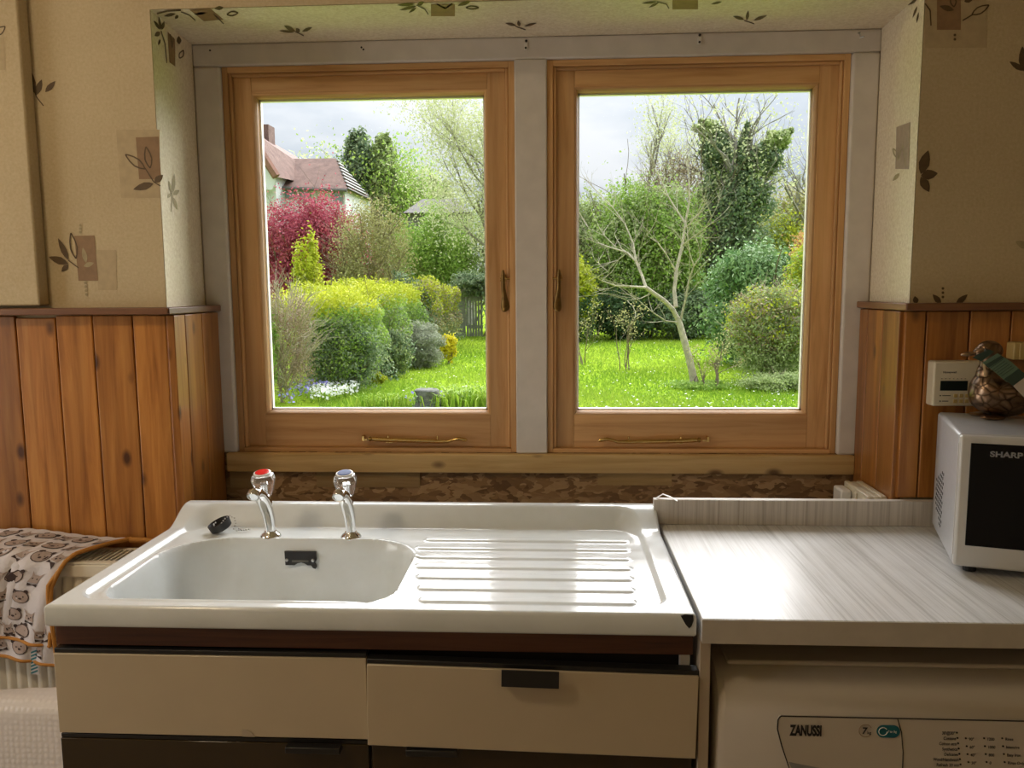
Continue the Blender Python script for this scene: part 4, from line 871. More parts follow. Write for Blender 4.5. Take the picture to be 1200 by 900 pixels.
bk = thing('baby_blanket', 'white muslin blanket with bear faces and mustard binding draped over the radiator', 'blanket', (-0.35, -0.1, 0.84))
def drape(t, base=0.0):      # arc length t from the wall side over the top and down the front -> (y, z)
    segs = [((-0.022, 0.850), (-0.060, 0.849)), ((-0.060, 0.849), (-0.120, 0.846)), ((-0.120, 0.846), (-0.140, 0.832)), ((-0.140, 0.832), (-0.146, 0.78)), ((-0.146, 0.78), (-0.150, 0.55))]
    for (a, b_) in segs:
        l = math.hypot(b_[0] - a[0], b_[1] - a[1])
        if t <= l or (a, b_) == segs[-1]: f = t / l; return a[0] + (b_[0] - a[0]) * f, a[1] + (b_[1] - a[1]) * f
        t -= l
TOPL = 0.038 + 0.060 + 0.0244
def blanket_layer(fr, te, outset, seed):
    def P(s, t):          # s in [0,1] left to right, t in [0,1]
        xr = fr(t * 1.0); x = -0.72 + (xr + 0.72) * s; L_ = te(x); a = t * L_
        y, z = drape(a)
        fold = 0.007 * math.sin(x * 38 + seed + 5 * a) * min(1, a / 0.14) + 0.004 * math.sin(x * 90 + a * 30 + seed)
        hump = 0.020 * math.exp(-((x + 0.36) / 0.13) ** 2) * max(0, 1 - a / 0.16)
        return Vector((x, y - outset - abs(fold) * (0.3 if a < TOPL else 1), z + outset * (1 if a < TOPL else 0) + hump + (abs(fold) * 0.6 if a < TOPL else 0)))
    return P
Pa = blanket_layer(lambda t: -0.118 - 0.105 * min(1, t / 0.55) - 0.012 * max(0, t - .55), lambda x: TOPL + 0.150 + 0.32 * max(-0.25, min(0.02, -0.30 - x)) * -1 * 0.55, 0.004, 1.0)
Pb = blanket_layer(lambda t: -0.135 - 0.085 * min(1, t / 0.5), lambda x: TOPL + 0.192 + 0.30 * max(-0.25, min(0.05, -0.30 - x)) * -0.55, 0.0, 2.3)
def grid(Pf, name, mat, par, nu=90, nv=60):
    vs = [Pf(i / (nu - 1), j / (nv - 1)) for j in range(nv) for i in range(nu)]
    fs = [(j * nu + i, j * nu + i + 1, (j + 1) * nu + i + 1, (j + 1) * nu + i) for j in range(nv - 1) for i in range(nu - 1)]
    return MB().add(vs, fs).build(name, mat, par, smooth=2.0)
def pnorm(Pf, s, t):
    h = 0.01; a = Pf(min(1, s + h), t) - Pf(max(0, s - h), t); b_ = Pf(s, min(1, t + h)) - Pf(s, max(0, t - h)); n = b_.cross(a)
    n = n.normalized(); return n if n.y < 0.2 and (n.z > 0 or n.y < 0) else -n
def dec(Pf, s0, t0, pts, sx, sy, rot, off):
    out = []
    for (a, b_) in pts:
        a2 = a * c_(rot) - b_ * s_(rot); b2 = a * s_(rot) + b_ * c_(rot); s = min(1, max(0, s0 + a2 * sx)); t = min(1, max(0, t0 - b2 * sy)); out.append(Pf(s, t) + pnorm(Pf, s, t) * off)
    return out
circ = lambda cx, cy, rx, ry, n=14: [(cx + rx * c_(2 * PI * k / n), cy + ry * s_(2 * PI * k / n)) for k in range(n)]
for Pf, nm, rows in ((Pb, 'under_layer', (0.80, 0.91)), (Pa, 'top_layer', (0.10, 0.24, 0.38, 0.52, 0.66, 0.80, 0.92))):
    lay = grid(Pf, nm, 'muslin', bk)
    fill = MB(); line = MB(); r2 = random.Random(5)
    for ri, t0 in enumerate(rows):
        for ci in range(14):
            s0 = 0.30 + ci * 0.0735 + (0.036 if ri % 2 else 0) + r2.uniform(-.008, .008)
            if s0 > 0.965: continue
            sc = 0.0165; sx = sc / 0.5; sy = sc / (TOPL + 0.17); rot = r2.uniform(-0.35, 0.35); kind = (ri + ci) % 2
            def F(mb, p, off): mb.add(dec(Pf, s0, t0, p, sx, sy, rot, off), [tuple(range(len(p)))])
            if kind == 0:      # bear head
                F(line, circ(0, 0, 1.08, 0.88), 0.0010); F(fill, circ(0, 0, 0.98, 0.78), 0.0014); F(line, circ(-0.72, 0.72, 0.30, 0.28, 8), 0.0012); F(line, circ(0.72, 0.72, 0.30, 0.28, 8), 0.0012)
                F(line, circ(-0.38, 0.05, 0.10, 0.11, 6), 0.0018); F(line, circ(0.38, 0.05, 0.10, 0.11, 6), 0.0018); F(line, circ(0, -0.22, 0.20, 0.14, 7), 0.0018)
            else:              # cat-eared bear with a bow tie
                F(fill, [(-0.8, 0.9), (-0.55, 0.2), (-0.65, -0.5), (0.65, -0.5), (0.55, 0.2), (0.8, 0.9), (0.35, 0.45), (-0.35, 0.45)], 0.0012)
                F(line, circ(-0.3, 0.02, 0.10, 0.11, 6), 0.0018); F(line, circ(0.3, 0.02, 0.10, 0.11, 6), 0.0018); F(line, circ(0, -0.22, 0.17, 0.12, 7), 0.0018); F(line, [(-0.6, -0.55), (0, -0.72), (0.6, -0.55), (0.6, -0.95), (0, -0.80), (-0.6, -0.95)], 0.0016)
    fill.build('bear_print', 'bear_fill', lay); line.build('bear_outline', 'bear_line', lay)
    ed = [Pf(1, j / 40) for j in range(41)]; MB().tube(ed, 0.0042, 8).build('binding', 'muslin_edge', lay, smooth=0.9)
    ed = [Pf(i / 50, 1) for i in range(51)]; MB().tube(ed, 0.0034, 8).build('binding', 'muslin_edge', lay, smooth=0.9)
MB().tube([(-0.118, -0.030, 0.853), (-0.085, -0.028, 0.853), (-0.055, -0.024, 0.847)], [0.006, 0.005, 0.003], 8).build('binding', 'muslin_edge', bk, smooth=0.9)
tp = MB()
for k in range(7):
    p = W(40.5, 764 + 4.0 * k, -0.1520); tp.add([(p.x - 0.0075, -0.1525, p.z - 0.0035), (p.x + 0.0075, -0.1525, p.z + 0.0025), (p.x + 0.0075, -0.1525, p.z + 0.0062), (p.x - 0.0075, -0.1525, p.z + 0.0002)], [(0, 1, 2, 3)])
tpb = W(40.5, 776, -0.152); tt = MB().box(tpb.x - 0.008, -0.1520, tpb.z - 0.026, tpb.x + 0.008, -0.1512, tpb.z + 0.045).build('tie_tape', 'muslin', bk); tp.build('tape_stripe', 'teal_tape', tt)

pc = thing('bubble_wrap_parcel', 'bubble-wrapped flat parcel leaning in front of the radiator beside the sink unit', 'parcel', (-0.4, -0.3, 0))
bm = bmesh.new(); bmesh.ops.create_cube(bm, size=1.0, matrix=Matrix.Translation((-0.42, -0.300, 0.325)) @ Matrix.Diagonal((0.78, 0.075, 0.65, 1)))
bmesh.ops.bevel(bm, geom=bm.edges[:], offset=0.022, segments=4, profile=0.5, affect='EDGES'); bmesh.ops.subdivide_edges(bm, edges=bm.edges[:], cuts=5, use_grid_fill=True)
for v_ in bm.verts:
    p = v_.co; k_ = 0.004 * math.sin(p.x * 70 + p.z * 20) * math.sin(p.x * 31 + 1) + 0.003 * math.sin(p.x * 140 + p.y * 60)
    if p.z > 0.5: p.z += k_ * 1.6 + 0.012 * math.sin(p.x * 5)
    p.y += k_
me = bpy.data.meshes.new('wrapped_board'); bm.to_mesh(me); bm.free(); me.polygons.foreach_set('use_smooth', [True] * len(me.polygons)); me.materials.append(M['bubble_wrap'])
for v_ in me.vertices: v_.co -= pc.location
po = bpy.data.objects.new('wrapped_board', me); COL.objects.link(po); po.parent = pc
#GARDEN
# ================================================================== garden
ZG = -0.5
def gz(x, y): return ZG
gr = struct(MB().add([(-60, 0.33, ZG), (60, 0.33, ZG), (60, 130, ZG), (-60, 130, ZG)], [(0, 1, 2, 3)]).build('ground', 'lawn'), 'lawn of the back garden')
def fast_mesh(name, verts, k, mat, parent, tint=None, off=None):
    """verts: (n*k, 3); faces of k vertices each"""
    n = len(verts) // k; me = bpy.data.meshes.new(name)
    me.vertices.add(n * k); me.vertices.foreach_set('co', (verts - (np.array(off) if off is not None else 0)).astype(np.float32).ravel())
    me.loops.add(n * k); me.loops.foreach_set('vertex_index', np.arange(n * k, dtype=np.int32))
    me.polygons.add(n); me.polygons.foreach_set('loop_start', np.arange(0, n * k, k, dtype=np.int32))
    me.update(calc_edges=True); me.validate()
    if tint is not None:
        a = me.attributes.new('tint', 'FLOAT', 'FACE'); a.data.foreach_set('value', tint.astype(np.float32))
    me.materials.append(M[mat]); o = bpy.data.objects.new(name, me); COL.objects.link(o); o.parent = parent; return o
def unit(n):
    v = RNG.normal(size=(n, 3)); return v / np.linalg.norm(v, axis=1, keepdims=True)
def leaves_mesh(c, size, tint, aspect=0.55, up=0.25, outward=None):
    """diamond leaves at centres c"""
    n = len(c); d = unit(n); nrm = unit(n) + np.array([0, 0, up])
    if outward is not None: nrm = nrm + outward * 0.9
    nrm /= np.linalg.norm(nrm, axis=1, keepdims=True)
    d = d - nrm * np.sum(d * nrm, 1, keepdims=True); d /= np.linalg.norm(d, axis=1, keepdims=True); e = np.cross(nrm, d)
    s = (size * RNG.uniform(0.65, 1.35, n))[:, None]
    v = np.stack([c - d * s * 0.5, c + e * s * 0.5 * aspect, c + d * s * 0.5, c - e * s * 0.5 * aspect], 1)
    return v.reshape(-1, 3)
def blob(center, radii, n, clumps=60, csize=0.28, shell=0.75, flat_bottom=None, box=0.65):
    """leaf centres in clumps over an ellipsoid"""
    center = np.array(center); radii = np.array(radii, float)
    cd = unit(clumps); cd = np.sign(cd) * np.abs(cd) ** box; cd = cd / np.maximum(np.linalg.norm(cd, axis=1, keepdims=True), 1) ** (1 - 0.35); cr = RNG.uniform(shell, 1.0, clumps)[:, None]
    # fill some of the inside so that no holes show
    cc = center + cd * cr * radii * (1 - csize * 0.5)
    rad = radii * csize * RNG.uniform(0.7, 1.3, clumps)[:, None]
    k = RNG.integers(0, clumps, n); u = unit(n) * (RNG.uniform(0.25, 1, n) ** 0.5)[:, None]
    p = cc[k] + u * rad[k]
    out = (p - center) / radii; out /= np.maximum(np.linalg.norm(out, axis=1, keepdims=True), 1e-6)
    tint = np.clip(RNG.normal(0.45, 0.22, n) + (RNG.uniform(-0.2, 0.2, clumps))[k], 0, 1)
    w = RNG.uniform(0, 1, n) < 0.14; ws = np.sin(out[:, 0] * 9 + out[:, 2] * 7 + center[0]) * np.sin(out[:, 1] * 8 - out[:, 2] * 5 + center[1])
    p = p + out * radii * (w * RNG.exponential(0.10, n) + 0.10 * ws)[:, None]
    if flat_bottom is not None:
        p[:, 2] = np.where(p[:, 2] < flat_bottom, flat_bottom + RNG.uniform(0, 0.15, n), p[:, 2])
    return p, out, tint
def branches(mb, p, d, length, r, depth, spread=0.6, tips=None, seg=4, kids=(2, 4), up=0.15, taper=0.62):
    pts = [Vector(p)]; dd = Vector(d).normalized(); n = 4
    for i in range(n):
        dd = (dd + Vector((random.gauss(0, .12), random.gauss(0, .12), random.gauss(0, .10) + up * 0.12))).normalized(); pts.append(pts[-1] + dd * length / n)
    mb.tube(pts, [r * (1 - 0.45 * i / n) for i in range(n + 1)], seg, cap=False)
    if tips is not None and depth <= 1: tips += [q for q in pts[1:]]
    if depth <= 0: return
    for k in range(random.randint(*kids)):
        i = random.randint(1, n); ax = Vector((random.gauss(0, 1), random.gauss(0, 1), random.gauss(0, 0.5)))
        nd = (dd + ax.normalized() * spread + Vector((0, 0, up))).normalized()
        branches(mb, pts[i], nd, length * random.uniform(0.55, 0.8), max(r * taper * (1 - 0.1 * i), 0.002), depth - 1, spread, tips, seg, kids, up, taper)
def shrub(name, label, bb, Y, mat, n, leaf, cat='shrub', group=None, dy=0.8, clumps=70, csize=0.30, stem='bark_brown', to_ground=True, twigs=0, inner=True, extra=None, aspect=0.55, outw=True, shell=0.72, box=0.85):
    n = int(n * 1.8); leaf = leaf * 0.76; clumps = int(clumps * 1.4)
    u0, v0, u1, v1 = bb; a = W(u0, v0, Y); b_ = W(u1, v1, Y)
    rx = abs(b_.x - a.x) / 2; zt_ = a.z; zb_ = max(min(b_.z, zt_ - 0.2), ZG)
    rz = (zt_ - zb_) / 2; cx_ = (a.x + b_.x) / 2; cz_ = (zt_ + zb_) / 2
    t = thing(name, label, cat, (cx_, Y, ZG), group=group); off = (cx_, Y, ZG)
    p, out, ti = blob((cx_, Y, cz_), (rx, rx * dy, rz), n, clumps, csize, shell, ZG + 0.02, box)
    if inner:
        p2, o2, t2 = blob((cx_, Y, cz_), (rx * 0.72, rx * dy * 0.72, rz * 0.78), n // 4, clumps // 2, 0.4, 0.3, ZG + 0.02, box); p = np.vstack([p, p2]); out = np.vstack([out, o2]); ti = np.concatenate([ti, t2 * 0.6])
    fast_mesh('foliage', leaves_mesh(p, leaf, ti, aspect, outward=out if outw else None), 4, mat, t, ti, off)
    if extra:
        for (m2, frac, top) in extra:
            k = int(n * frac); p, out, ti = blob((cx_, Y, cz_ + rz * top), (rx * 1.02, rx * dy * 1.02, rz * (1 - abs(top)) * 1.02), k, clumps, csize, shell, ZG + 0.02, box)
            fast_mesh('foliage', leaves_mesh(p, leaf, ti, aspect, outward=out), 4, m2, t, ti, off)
    mb = MB(); base = Vector((cx_, Y, ZG)); h = max(0.3, cz_ - ZG)
    for k in range(3 if rx < 2 else 5):
        d = Vector((random.gauss(0, .25), random.gauss(0, .2), 1)); branches(mb, base + Vector((random.gauss(0, rx * .15), random.gauss(0, rx * .1), 0)), d, h * 0.9, 0.012 * h + 0.015, 2 if twigs else 1, 0.7)
    mb.build('stem', stem, t)
    if twigs:
        mb = MB()
        for k in range(twigs):
            dirv = Vector(unit(1)[0]); q = Vector((cx_, Y, cz_)) + Vector((dirv.x * rx * .6, dirv.y * rx * dy * .6, dirv.z * rz * .6)); branches(mb, q, Vector((dirv.x, dirv.y, abs(dirv.z) + .5)), rz * 0.45, 0.008 + 0.002 * rz, 1, 0.7, seg=3)
        mb.build('twigs', stem, t)
    return t
def tree(name, label, base_px, Y, top_v, crown, mat, n, leaf, bark='bark_grey', trunk_r=None, depth=4, spread=0.55, kids=(2, 4), ivy=0, lean=(0, 0), group=None, seg=4, fork=0.3):
    """bare or thin-leaved tree: trunk from the ground, branching up to the pixel row top_v"""
    bx = W(base_px, 340, Y).x; top = W(base_px, top_v, Y).z; H = top - ZG
    t = thing(name, label, 'tree', (bx, Y, ZG), group=group); off = (bx, Y, ZG)
    mb = MB(); tips = []; r = trunk_r or H * 0.014
    pts = [Vector((bx, Y, ZG))]; d = Vector((lean[0], lean[1], 1)).normalized()
    for i in range(5): d = (d + Vector((random.gauss(0, .04), random.gauss(0, .04), 0))).normalized(); pts.append(pts[-1] + d * H * fork / 5)
    mb.tube(pts, [r * (1 - .06 * i) for i in range(6)], 7, cap=False)
    for k in range(4):
        dd = (d + Vector((random.gauss(0, .42), random.gauss(0, .3), 0.45))).normalized(); branches(mb, pts[-1 - (k % 2)], dd, H * (1 - fork) * random.uniform(0.40, 0.52), r * 0.6, depth - 1, spread, tips, seg, kids, 0.2)
    mb.build('trunk', bark, t)
    if n:
        tp_ = np.array([tuple(q) for q in tips]); k = RNG.integers(0, len(tp_), n); p = tp_[k] + RNG.normal(0, crown, (n, 3)); ti = np.clip(RNG.normal(.5, .25, n), 0, 1)
        fast_mesh('foliage', leaves_mesh(p, leaf, ti), 4, mat, t, ti, off)
    return t
def ivy_column(t, pts, rad, n, leaf, mat='leaf_ivy', off=(0, 0, 0), name='ivy'):
    n = int(n * 1.8); leaf = leaf * 0.72
    pts = [np.array(p) for p in pts]; k = RNG.integers(0, len(pts) - 1, n); f = RNG.uniform(0, 1, n)[:, None]
    A = np.array(pts)[k]; B = np.array(pts)[k + 1]; r = np.array(rad); rr = (r[k] * (1 - f[:, 0]) + r[k + 1] * f[:, 0])
    u = unit(n); lump = 1 + 0.6 * np.sin(A[:, 2] * 5 + u[:, 0] * 4 + f[:, 0] * 6) * np.sin(u[:, 1] * 5 + f[:, 0] * 9)
    p = A * (1 - f) + B * f + u * (rr * RNG.uniform(0.6, 1.05, n) * lump)[:, None]; ti = np.clip(RNG.normal(.42, .25, n), 0, 1)
    return fast_mesh(name, leaves_mesh(p, leaf, ti, 0.8, outward=u), 4, mat, t, ti, off)

# ---- distant house on the left
YH = 42.0
hs = thing('house', 'white rendered house with steep brown tiled roofs beyond the garden', 'house', (-12.6, YH, ZG))
def P3(u, v, y): return W(u, v, y)
e0 = W(296, 213, YH); e1 = W(352, 214, YH); e2 = W(411, 224, YH)
def wallbox(name, xa, xb, ya, yb, za, zb, mat, par): return MB().box(xa, ya, za, xb, yb, zb).build(name, mat, par)
zE = e1.z; xL = W(270, 215, YH).x; xM = W(334, 215, YH).x; xR = W(404, 215, YH).x
hw = wallbox('wall', xM - 0.3, xR, YH, YH + 6, ZG, zE - 0.15, 'render_white', hs)
hw2 = wallbox('wall', xL - 2, xM, YH - 1.5, YH + 6, ZG, zE + 0.2, 'render_white', hs)
# front range: ridge runs left to right, hipped/gabled at the right
rz_ = W(352, 186, YH + 2.5).z; rx0, rx1 = W(325, 186, YH + 2.5).x, W(393, 186, YH + 2.5).x
def roof(name, vs, fs, mat, par): return MB().add(vs, fs).build(name, mat, par)
xg = W(409, 220, YH).x
rf1 = roof('roof', [(xM - 0.6, YH - 0.4, zE - 0.25), (xg, YH - 0.4, zE - 0.45), (rx1, YH + 2.5, rz_), (rx0 - 1.5, YH + 2.5, rz_), (xg, YH + 5.5, zE - 0.45), (xM - 0.6, YH + 5.5, zE - 0.25)], [(0, 1, 2, 3), (3, 2, 4, 5), (1, 4, 2)], 'roof_tile', hs)
# louvred gable end boards, each a slat
gA = Vector((xg + 0.03, YH - 0.4, zE - 0.45)); gB = Vector((xg + 0.03, YH + 5.5, zE - 0.45)); gT = Vector((rx1 + 0.03, YH + 2.5, rz_))
for k in range(9):
    f0 = k / 9 + 0.02; f1 = (k + 0.62) / 9
    a = gA.lerp(gT, f0); b_ = gB.lerp(gT, f0); c2 = gB.lerp(gT, f1); d2 = gA.lerp(gT, f1); o2 = Vector((0.10, -0.12, 0))
    MB().add([a + o2, b_ + o2, c2 + o2, d2 + o2, a, b_, c2, d2], [(0, 1, 2, 3), (0, 4, 5, 1), (3, 2, 6, 7), (0, 3, 7, 4), (1, 5, 6, 2)]).build('slat', 'gable_slat' if k else 'roof_grey', rf1)
# tall wing at the left with its steep slope facing the garden
tx = W(303, 158, YH).x; tz = W(303, 157, YH).z; lx_ = W(338, 213, YH).x
roof('roof', [(tx - 6, YH - 2, tz), (tx, YH - 2.0, tz), (lx_, YH - 2.0, zE + 0.05), (tx - 0.3, YH + 7, tz), (lx_ + 1.0, YH + 7, zE + 0.4), (tx - 9, YH - 2, zE), (tx - 9, YH + 7, zE)], [(1, 2, 4, 3), (0, 1, 3), (0, 5, 6, 3)], 'roof_tile', hs)
MB().tube([(tx, YH - 2.05, tz + 0.05), (lx_ + 0.05, YH - 2.05, zE + 0.05)], 0.22, 6).build('verge', 'ridge_red', hs)
MB().add([(tx, YH - 1.98, tz - 0.1), (lx_, YH - 1.98, zE - 0.1), (lx_ - 0.2, YH - 1.98, zE - 0.6), (tx - 8, YH - 1.98, zE - 0.6), (tx - 7, YH - 1.98, tz - 0.1)], [(0, 1, 2, 3, 4)]).build('wall', 'render_white', hs)
MB().box(tx - 0.8, YH + 1, tz - 1, tx + 0.2, YH + 2, tz + 0.7).build('chimney', 'roof_tile', hs)
MB().tube([(xM - 0.5, YH - 0.45, zE - 0.3), (xg, YH - 0.45, zE - 0.5)], 0.10, 6).build('gutter', 'roof_grey', hs)
for (u0, u1, v0, v1) in ((332, 345, 218, 231), (353, 362, 220, 232), (391, 400, 226, 236)):
    a = W(u0, v0, YH); b_ = W(u1, v1, YH)
    wf = MB().box(a.x - 0.12, YH - 0.05, b_.z - 0.12, b_.x + 0.12, YH + 0.02, a.z + 0.12).build('window', 'gable_slat', hw)
    MB().box(a.x, YH - 0.07, b_.z, b_.x, YH - 0.04, a.z).build('pane', 'far_window', wf)
# low grey roof between the trees
gr2 = thing('garden_building', 'low grey roofed outbuilding behind the hedges', 'building', (-5.5, 40, ZG))
a = W(478, 250, 40); b_ = W(548, 250, 40); c2 = W(512, 233, 41.5)
MB().box(a.x, 40, ZG, b_.x, 43, a.z).build('wall', 'roof_grey', gr2)
MB().add([(a.x - .2, 39.7, a.z), (b_.x + .2, 39.7, a.z), (b_.x - .8, 41.5, c2.z), (a.x + .5, 41.5, c2.z), (a.x - .2, 43.3, a.z), (b_.x + .2, 43.3, a.z)], [(0, 1, 2, 3), (3, 2, 5, 4), (1, 5, 2), (0, 3, 4)]).build('roof', 'roof_grey', gr2)

# ---- far trees, left window
tree('pale_tree', 'pale spring tree standing behind the tiled house', 353, 60, 150, 0.9, 'leaf_silver', 5200, 0.26, depth=4)
for (bpx, tv, rr, lab) in ((420, 152, 1.05, 'thick ivy-covered tree beside the house'), (449, 156, 0.85, 'ivy-covered tree with a lighter pointed top')):
    t = tree('ivy_tree', lab, bpx, 50, tv - 6, 0.8, 'leaf_green', 3600, 0.22, depth=3, group='ivy trees beyond the house')
    a = W(bpx, 345, 50); b_ = W(bpx, tv + 8, 50); m1 = a.lerp(b_, .5); m2_ = a.lerp(b_, .8); ivy_column(t, [(a.x, 50, ZG), tuple(m1), tuple(m2_), tuple(b_)], [1.0 * rr, 1.25 * rr, 1.0 * rr, 0.5 * rr], 7000, 0.30, 'leaf_mid' if bpx > 430 else 'leaf_ivy', tuple(t.location))
for bpx, tv, lab in ((466, 176, 'slender leafing tree next to the ivy trees'), (480, 168, 'tallest of the slender trees in the row'), (493, 178, 'slender tree in the middle of the row'), (507, 172, 'slender tree rising behind the grey roof ridge'), (521, 180, 'slender tree at the end of the row next to the silvery tree')):
    t = tree('slender_tree', lab, bpx, 54, tv, 0.8, 'leaf_silver', 3000, 0.2, depth=3, group='slender trees in a row')
    a = W(bpx, 345, 54); b_ = W(bpx, tv + 35, 54); ivy_column(t, [(a.x, 54, ZG), tuple(a.lerp(b_, .6)), tuple(b_)], [0.7, 0.55, 0.25], 1700, 0.30, 'leaf_mid', tuple(t.location))
tree('willow_tree', 'large silvery spring tree with thin hanging twigs', 585, 25, 96, 0.42, 'leaf_silver', 26000, 0.08, depth=5, spread=0.75, kids=(3, 4), lean=(-0.05, 0))
shrub('tall_bush', 'grey-green bush below the silvery tree', (540, 215, 650, 400), 34, 'leaf_mid', 9000, 0.16, twigs=40)
shrub('red_maple', 'deep red Japanese maple in front of the white house', (288, 220, 444, 420), 25, 'leaf_red', 22000, 0.13, 'tree', clumps=110, csize=0.26, twigs=14)
shrub('olive_shrub', 'olive-brown spring shrub beside the red maple', (384, 232, 488, 410), 23, 'leaf_olive', 10000, 0.10, twigs=60)
shrub('bamboo_bush', 'dense fresh green bush behind the golden hedge', (462, 238, 562, 400), 33, 'leaf_green', 15000, 0.15, clumps=90, csize=0.26)
shrub('lime_shoots', 'lime green upright shoots rising above the golden hedge', (338, 272, 384, 420), 15.5, 'leaf_lime', 3000, 0.09, clumps=50, csize=0.25)

# ---- long mixed hedge down the left side
def hedge_section(name, label, y0, y1, xin, depth, ztop, mats, n, leaf, cat='hedge'):
    """block of hedge between y0 and y1; xin(y) is the face towards the lawn"""
    n = int(n * 1.7); leaf = leaf * 0.75
    t = thing(name, label, cat, (xin((y0 + y1) / 2), (y0 + y1) / 2, ZG)); off = tuple(t.location)
    for mi, (mat, frac, lo, hi, face) in enumerate(mats):
        k = int(n * frac); y = RNG.uniform(y0, y1, k)
        zt_ = ztop(y); z = ZG + (zt_ - ZG) * RNG.uniform(lo, hi, k)
        d = RNG.uniform(0, 1, k) ** (2.2 if face else 0.9) * depth
        lump = 0.20 * np.sin(y * 2.3 + z * 2.1) + 0.14 * np.sin(y * 5.1 - z * 4.2)
        x = np.array([xin(q) for q in y]) - d + lump; top = hi > 0.9
        if top: z = z + 0.10 * np.sin(x * 4 + y * 3) + RNG.normal(0, 0.05, k)
        # front end of the section
        p = np.stack([x, y, np.maximum(z, ZG + .02)], 1); ti = np.clip(RNG.normal(.5, .24, k) + 0.2 * np.sin(y * 3 + z * 5), 0, 1)
        outv = np.tile(np.array([0.8, -0.35, 0.35]), (k, 1)); fast_mesh('foliage', leaves_mesh(p, leaf, ti, 0.6, outward=outv), 4, mat, t, ti, off)
    mb = MB()
    for k in range(int((y1 - y0) * 1.6) + 2):
        y = y0 + (y1 - y0) * random.random(); branches(mb, (xin(y) - 0.4, y, ZG), (random.gauss(0, .2), random.gauss(0, .2), 1), 1.2, 0.03, 2, 0.7, seg=3)
    mb.build('stem', 'bark_brown', t); return t
A_ = G(345, 470, ZG); B_ = G(528, 402, ZG)
def face(y): f = (y - A_.y) / (B_.y - A_.y); return A_.x + (B_.x - A_.x) * f + 0.0
face = lambda y: -2.75 - 0.012 * (y - 12)
zt1 = lambda y: np.full_like(y, 1.50) if hasattr(y, 'shape') else 1.5
hedge_section('golden_hedge', 'long clipped hedge with golden lime top and ivy on its face', 12.6, 20.5, face, 1.6, lambda y: 1.42 + 0.10 * np.sin(y * 1.3), [('leaf_lime', 0.42, 0.80, 1.0, False), ('leaf_green', 0.22, 0.45, 0.85, True), ('leaf_ivy', 0.24, 0.0, 0.75, True), ('leaf_mid', 0.12, 0.2, 0.9, True)], 34000, 0.085)
hedge_section('copper_hedge', 'further stretch of hedge mottled with copper and yellow leaves', 20.5, 28.5, lambda y: -2.75 - 0.02 * (y - 20), 1.6, lambda y: 1.70 - 0.05 * (y - 20.5), [('leaf_lime', 0.34, 0.6, 1.0, True), ('leaf_olive', 0.30, 0.2, 0.98, True), ('leaf_brown', 0.12, 0.4, 0.95, True), ('leaf_ivy', 0.24, 0.0, 0.85, True)], 17000, 0.11)
sb1 = shrub('twiggy_bush', 'bare brown twiggy bush at the near end of the hedge', (292, 330, 372, 478), 11.6, 'leaf_brown', 6500, 0.055, twigs=140, stem='bark_pale', clumps=80, csize=0.3, aspect=0.25, box=0.6)
shrub('green_climber', 'green climber at the foot of the twiggy bush', (290, 358, 330, 482), 11.2, 'leaf_green', 2200, 0.06, clumps=30)
shrub('ivy_mound', 'dark glossy ivy mound swallowing the hedge end', (448, 322, 508, 415), 21, 'leaf_ivy', 5200, 0.12, clumps=60)
shrub('lavender_bush', 'rounded grey-green lavender bush at the hedge foot', (460, 378, 524, 436), 17.6, 'leaf_grey', 9000, 0.10, clumps=90, csize=0.22, aspect=0.22, shell=0.85)
shrub('low_ivy', 'low dark ivy cushion at the bottom of the hedge', (420, 385, 484, 455), 15.6, 'leaf_ivy', 3600, 0.09, clumps=70, dy=0.5, extra=[('leaf_mid', 0.4, 0.0)])
shrub('foot_ivy', 'ivy tangle at the hedge foot behind the white flowers', (352, 372, 446, 472), 12.9, 'leaf_ivy', 6500, 0.065, clumps=110, dy=0.35, extra=[('leaf_green', 0.4, 0.0)])
shrub('yellow_flower_bush', 'small bush of bright yellow flowers beside the lavender', (514, 391, 536, 424), 18.6, 'leaf_yellow', 900, 0.09, clumps=20)
shrub('lime_plant', 'small bright green leafy plant at the lawn edge', (428, 434, 452, 458), 14.2, 'leaf_lime', 700, 0.07, clumps=16)
shrub('dark_climber', 'dark evergreen climber growing up beside the garden gate', (567, 318, 650, 402), 29.2, 'leaf_ivy', 7000, 0.17, clumps=80)
shrub('gate_climber', 'leafy climber hanging over the top of the garden gate', (528, 318, 590, 350), 30.3, 'leaf_ivy', 3500, 0.15, clumps=50)

# gate and fence at the end of the garden
YG = 30.0
gt = thing('garden_gate', 'weathered grey-green wooden garden gate at the end of the lawn', 'gate', (W(556, 390, YG).x, YG, ZG))
a = W(546, 340, YG); b_ = W(566, 394, YG); n_ = 6; wd_ = (b_.x - a.x) / n_
for k in range(n_): MB().box(a.x + k * wd_ + .01, YG, ZG + .03, a.x + (k + 1) * wd_ - .01, YG + .03, a.z).build('board', 'fence_grey', gt)
for z in (ZG + .35, a.z - .3): MB().box(a.x, YG + .03, z, b_.x, YG + .08, z + .12).build('rail', 'fence_grey', gt)
fp_ = thing('fence_panel', 'slatted grey wooden fence panel beside the garden gate', 'fence', (W(532, 390, YG).x, YG, ZG))
a2 = W(520, 344, YG); b2 = W(545, 394, YG); ns = 12
for k in range(ns):
    z0 = ZG + 0.05 + (a2.z - ZG - .05) * k / ns; MB().box(a2.x, YG + .05 - .012, z0, b2.x, YG + .07, z0 + (a2.z - ZG) / ns * .86).build('slat', 'fence_grey', fp_)
for x in (a2.x, b2.x - .08): MB().box(x, YG + .07, ZG, x + .09, YG + .16, a2.z + .06).build('post', 'fence_grey', fp_)

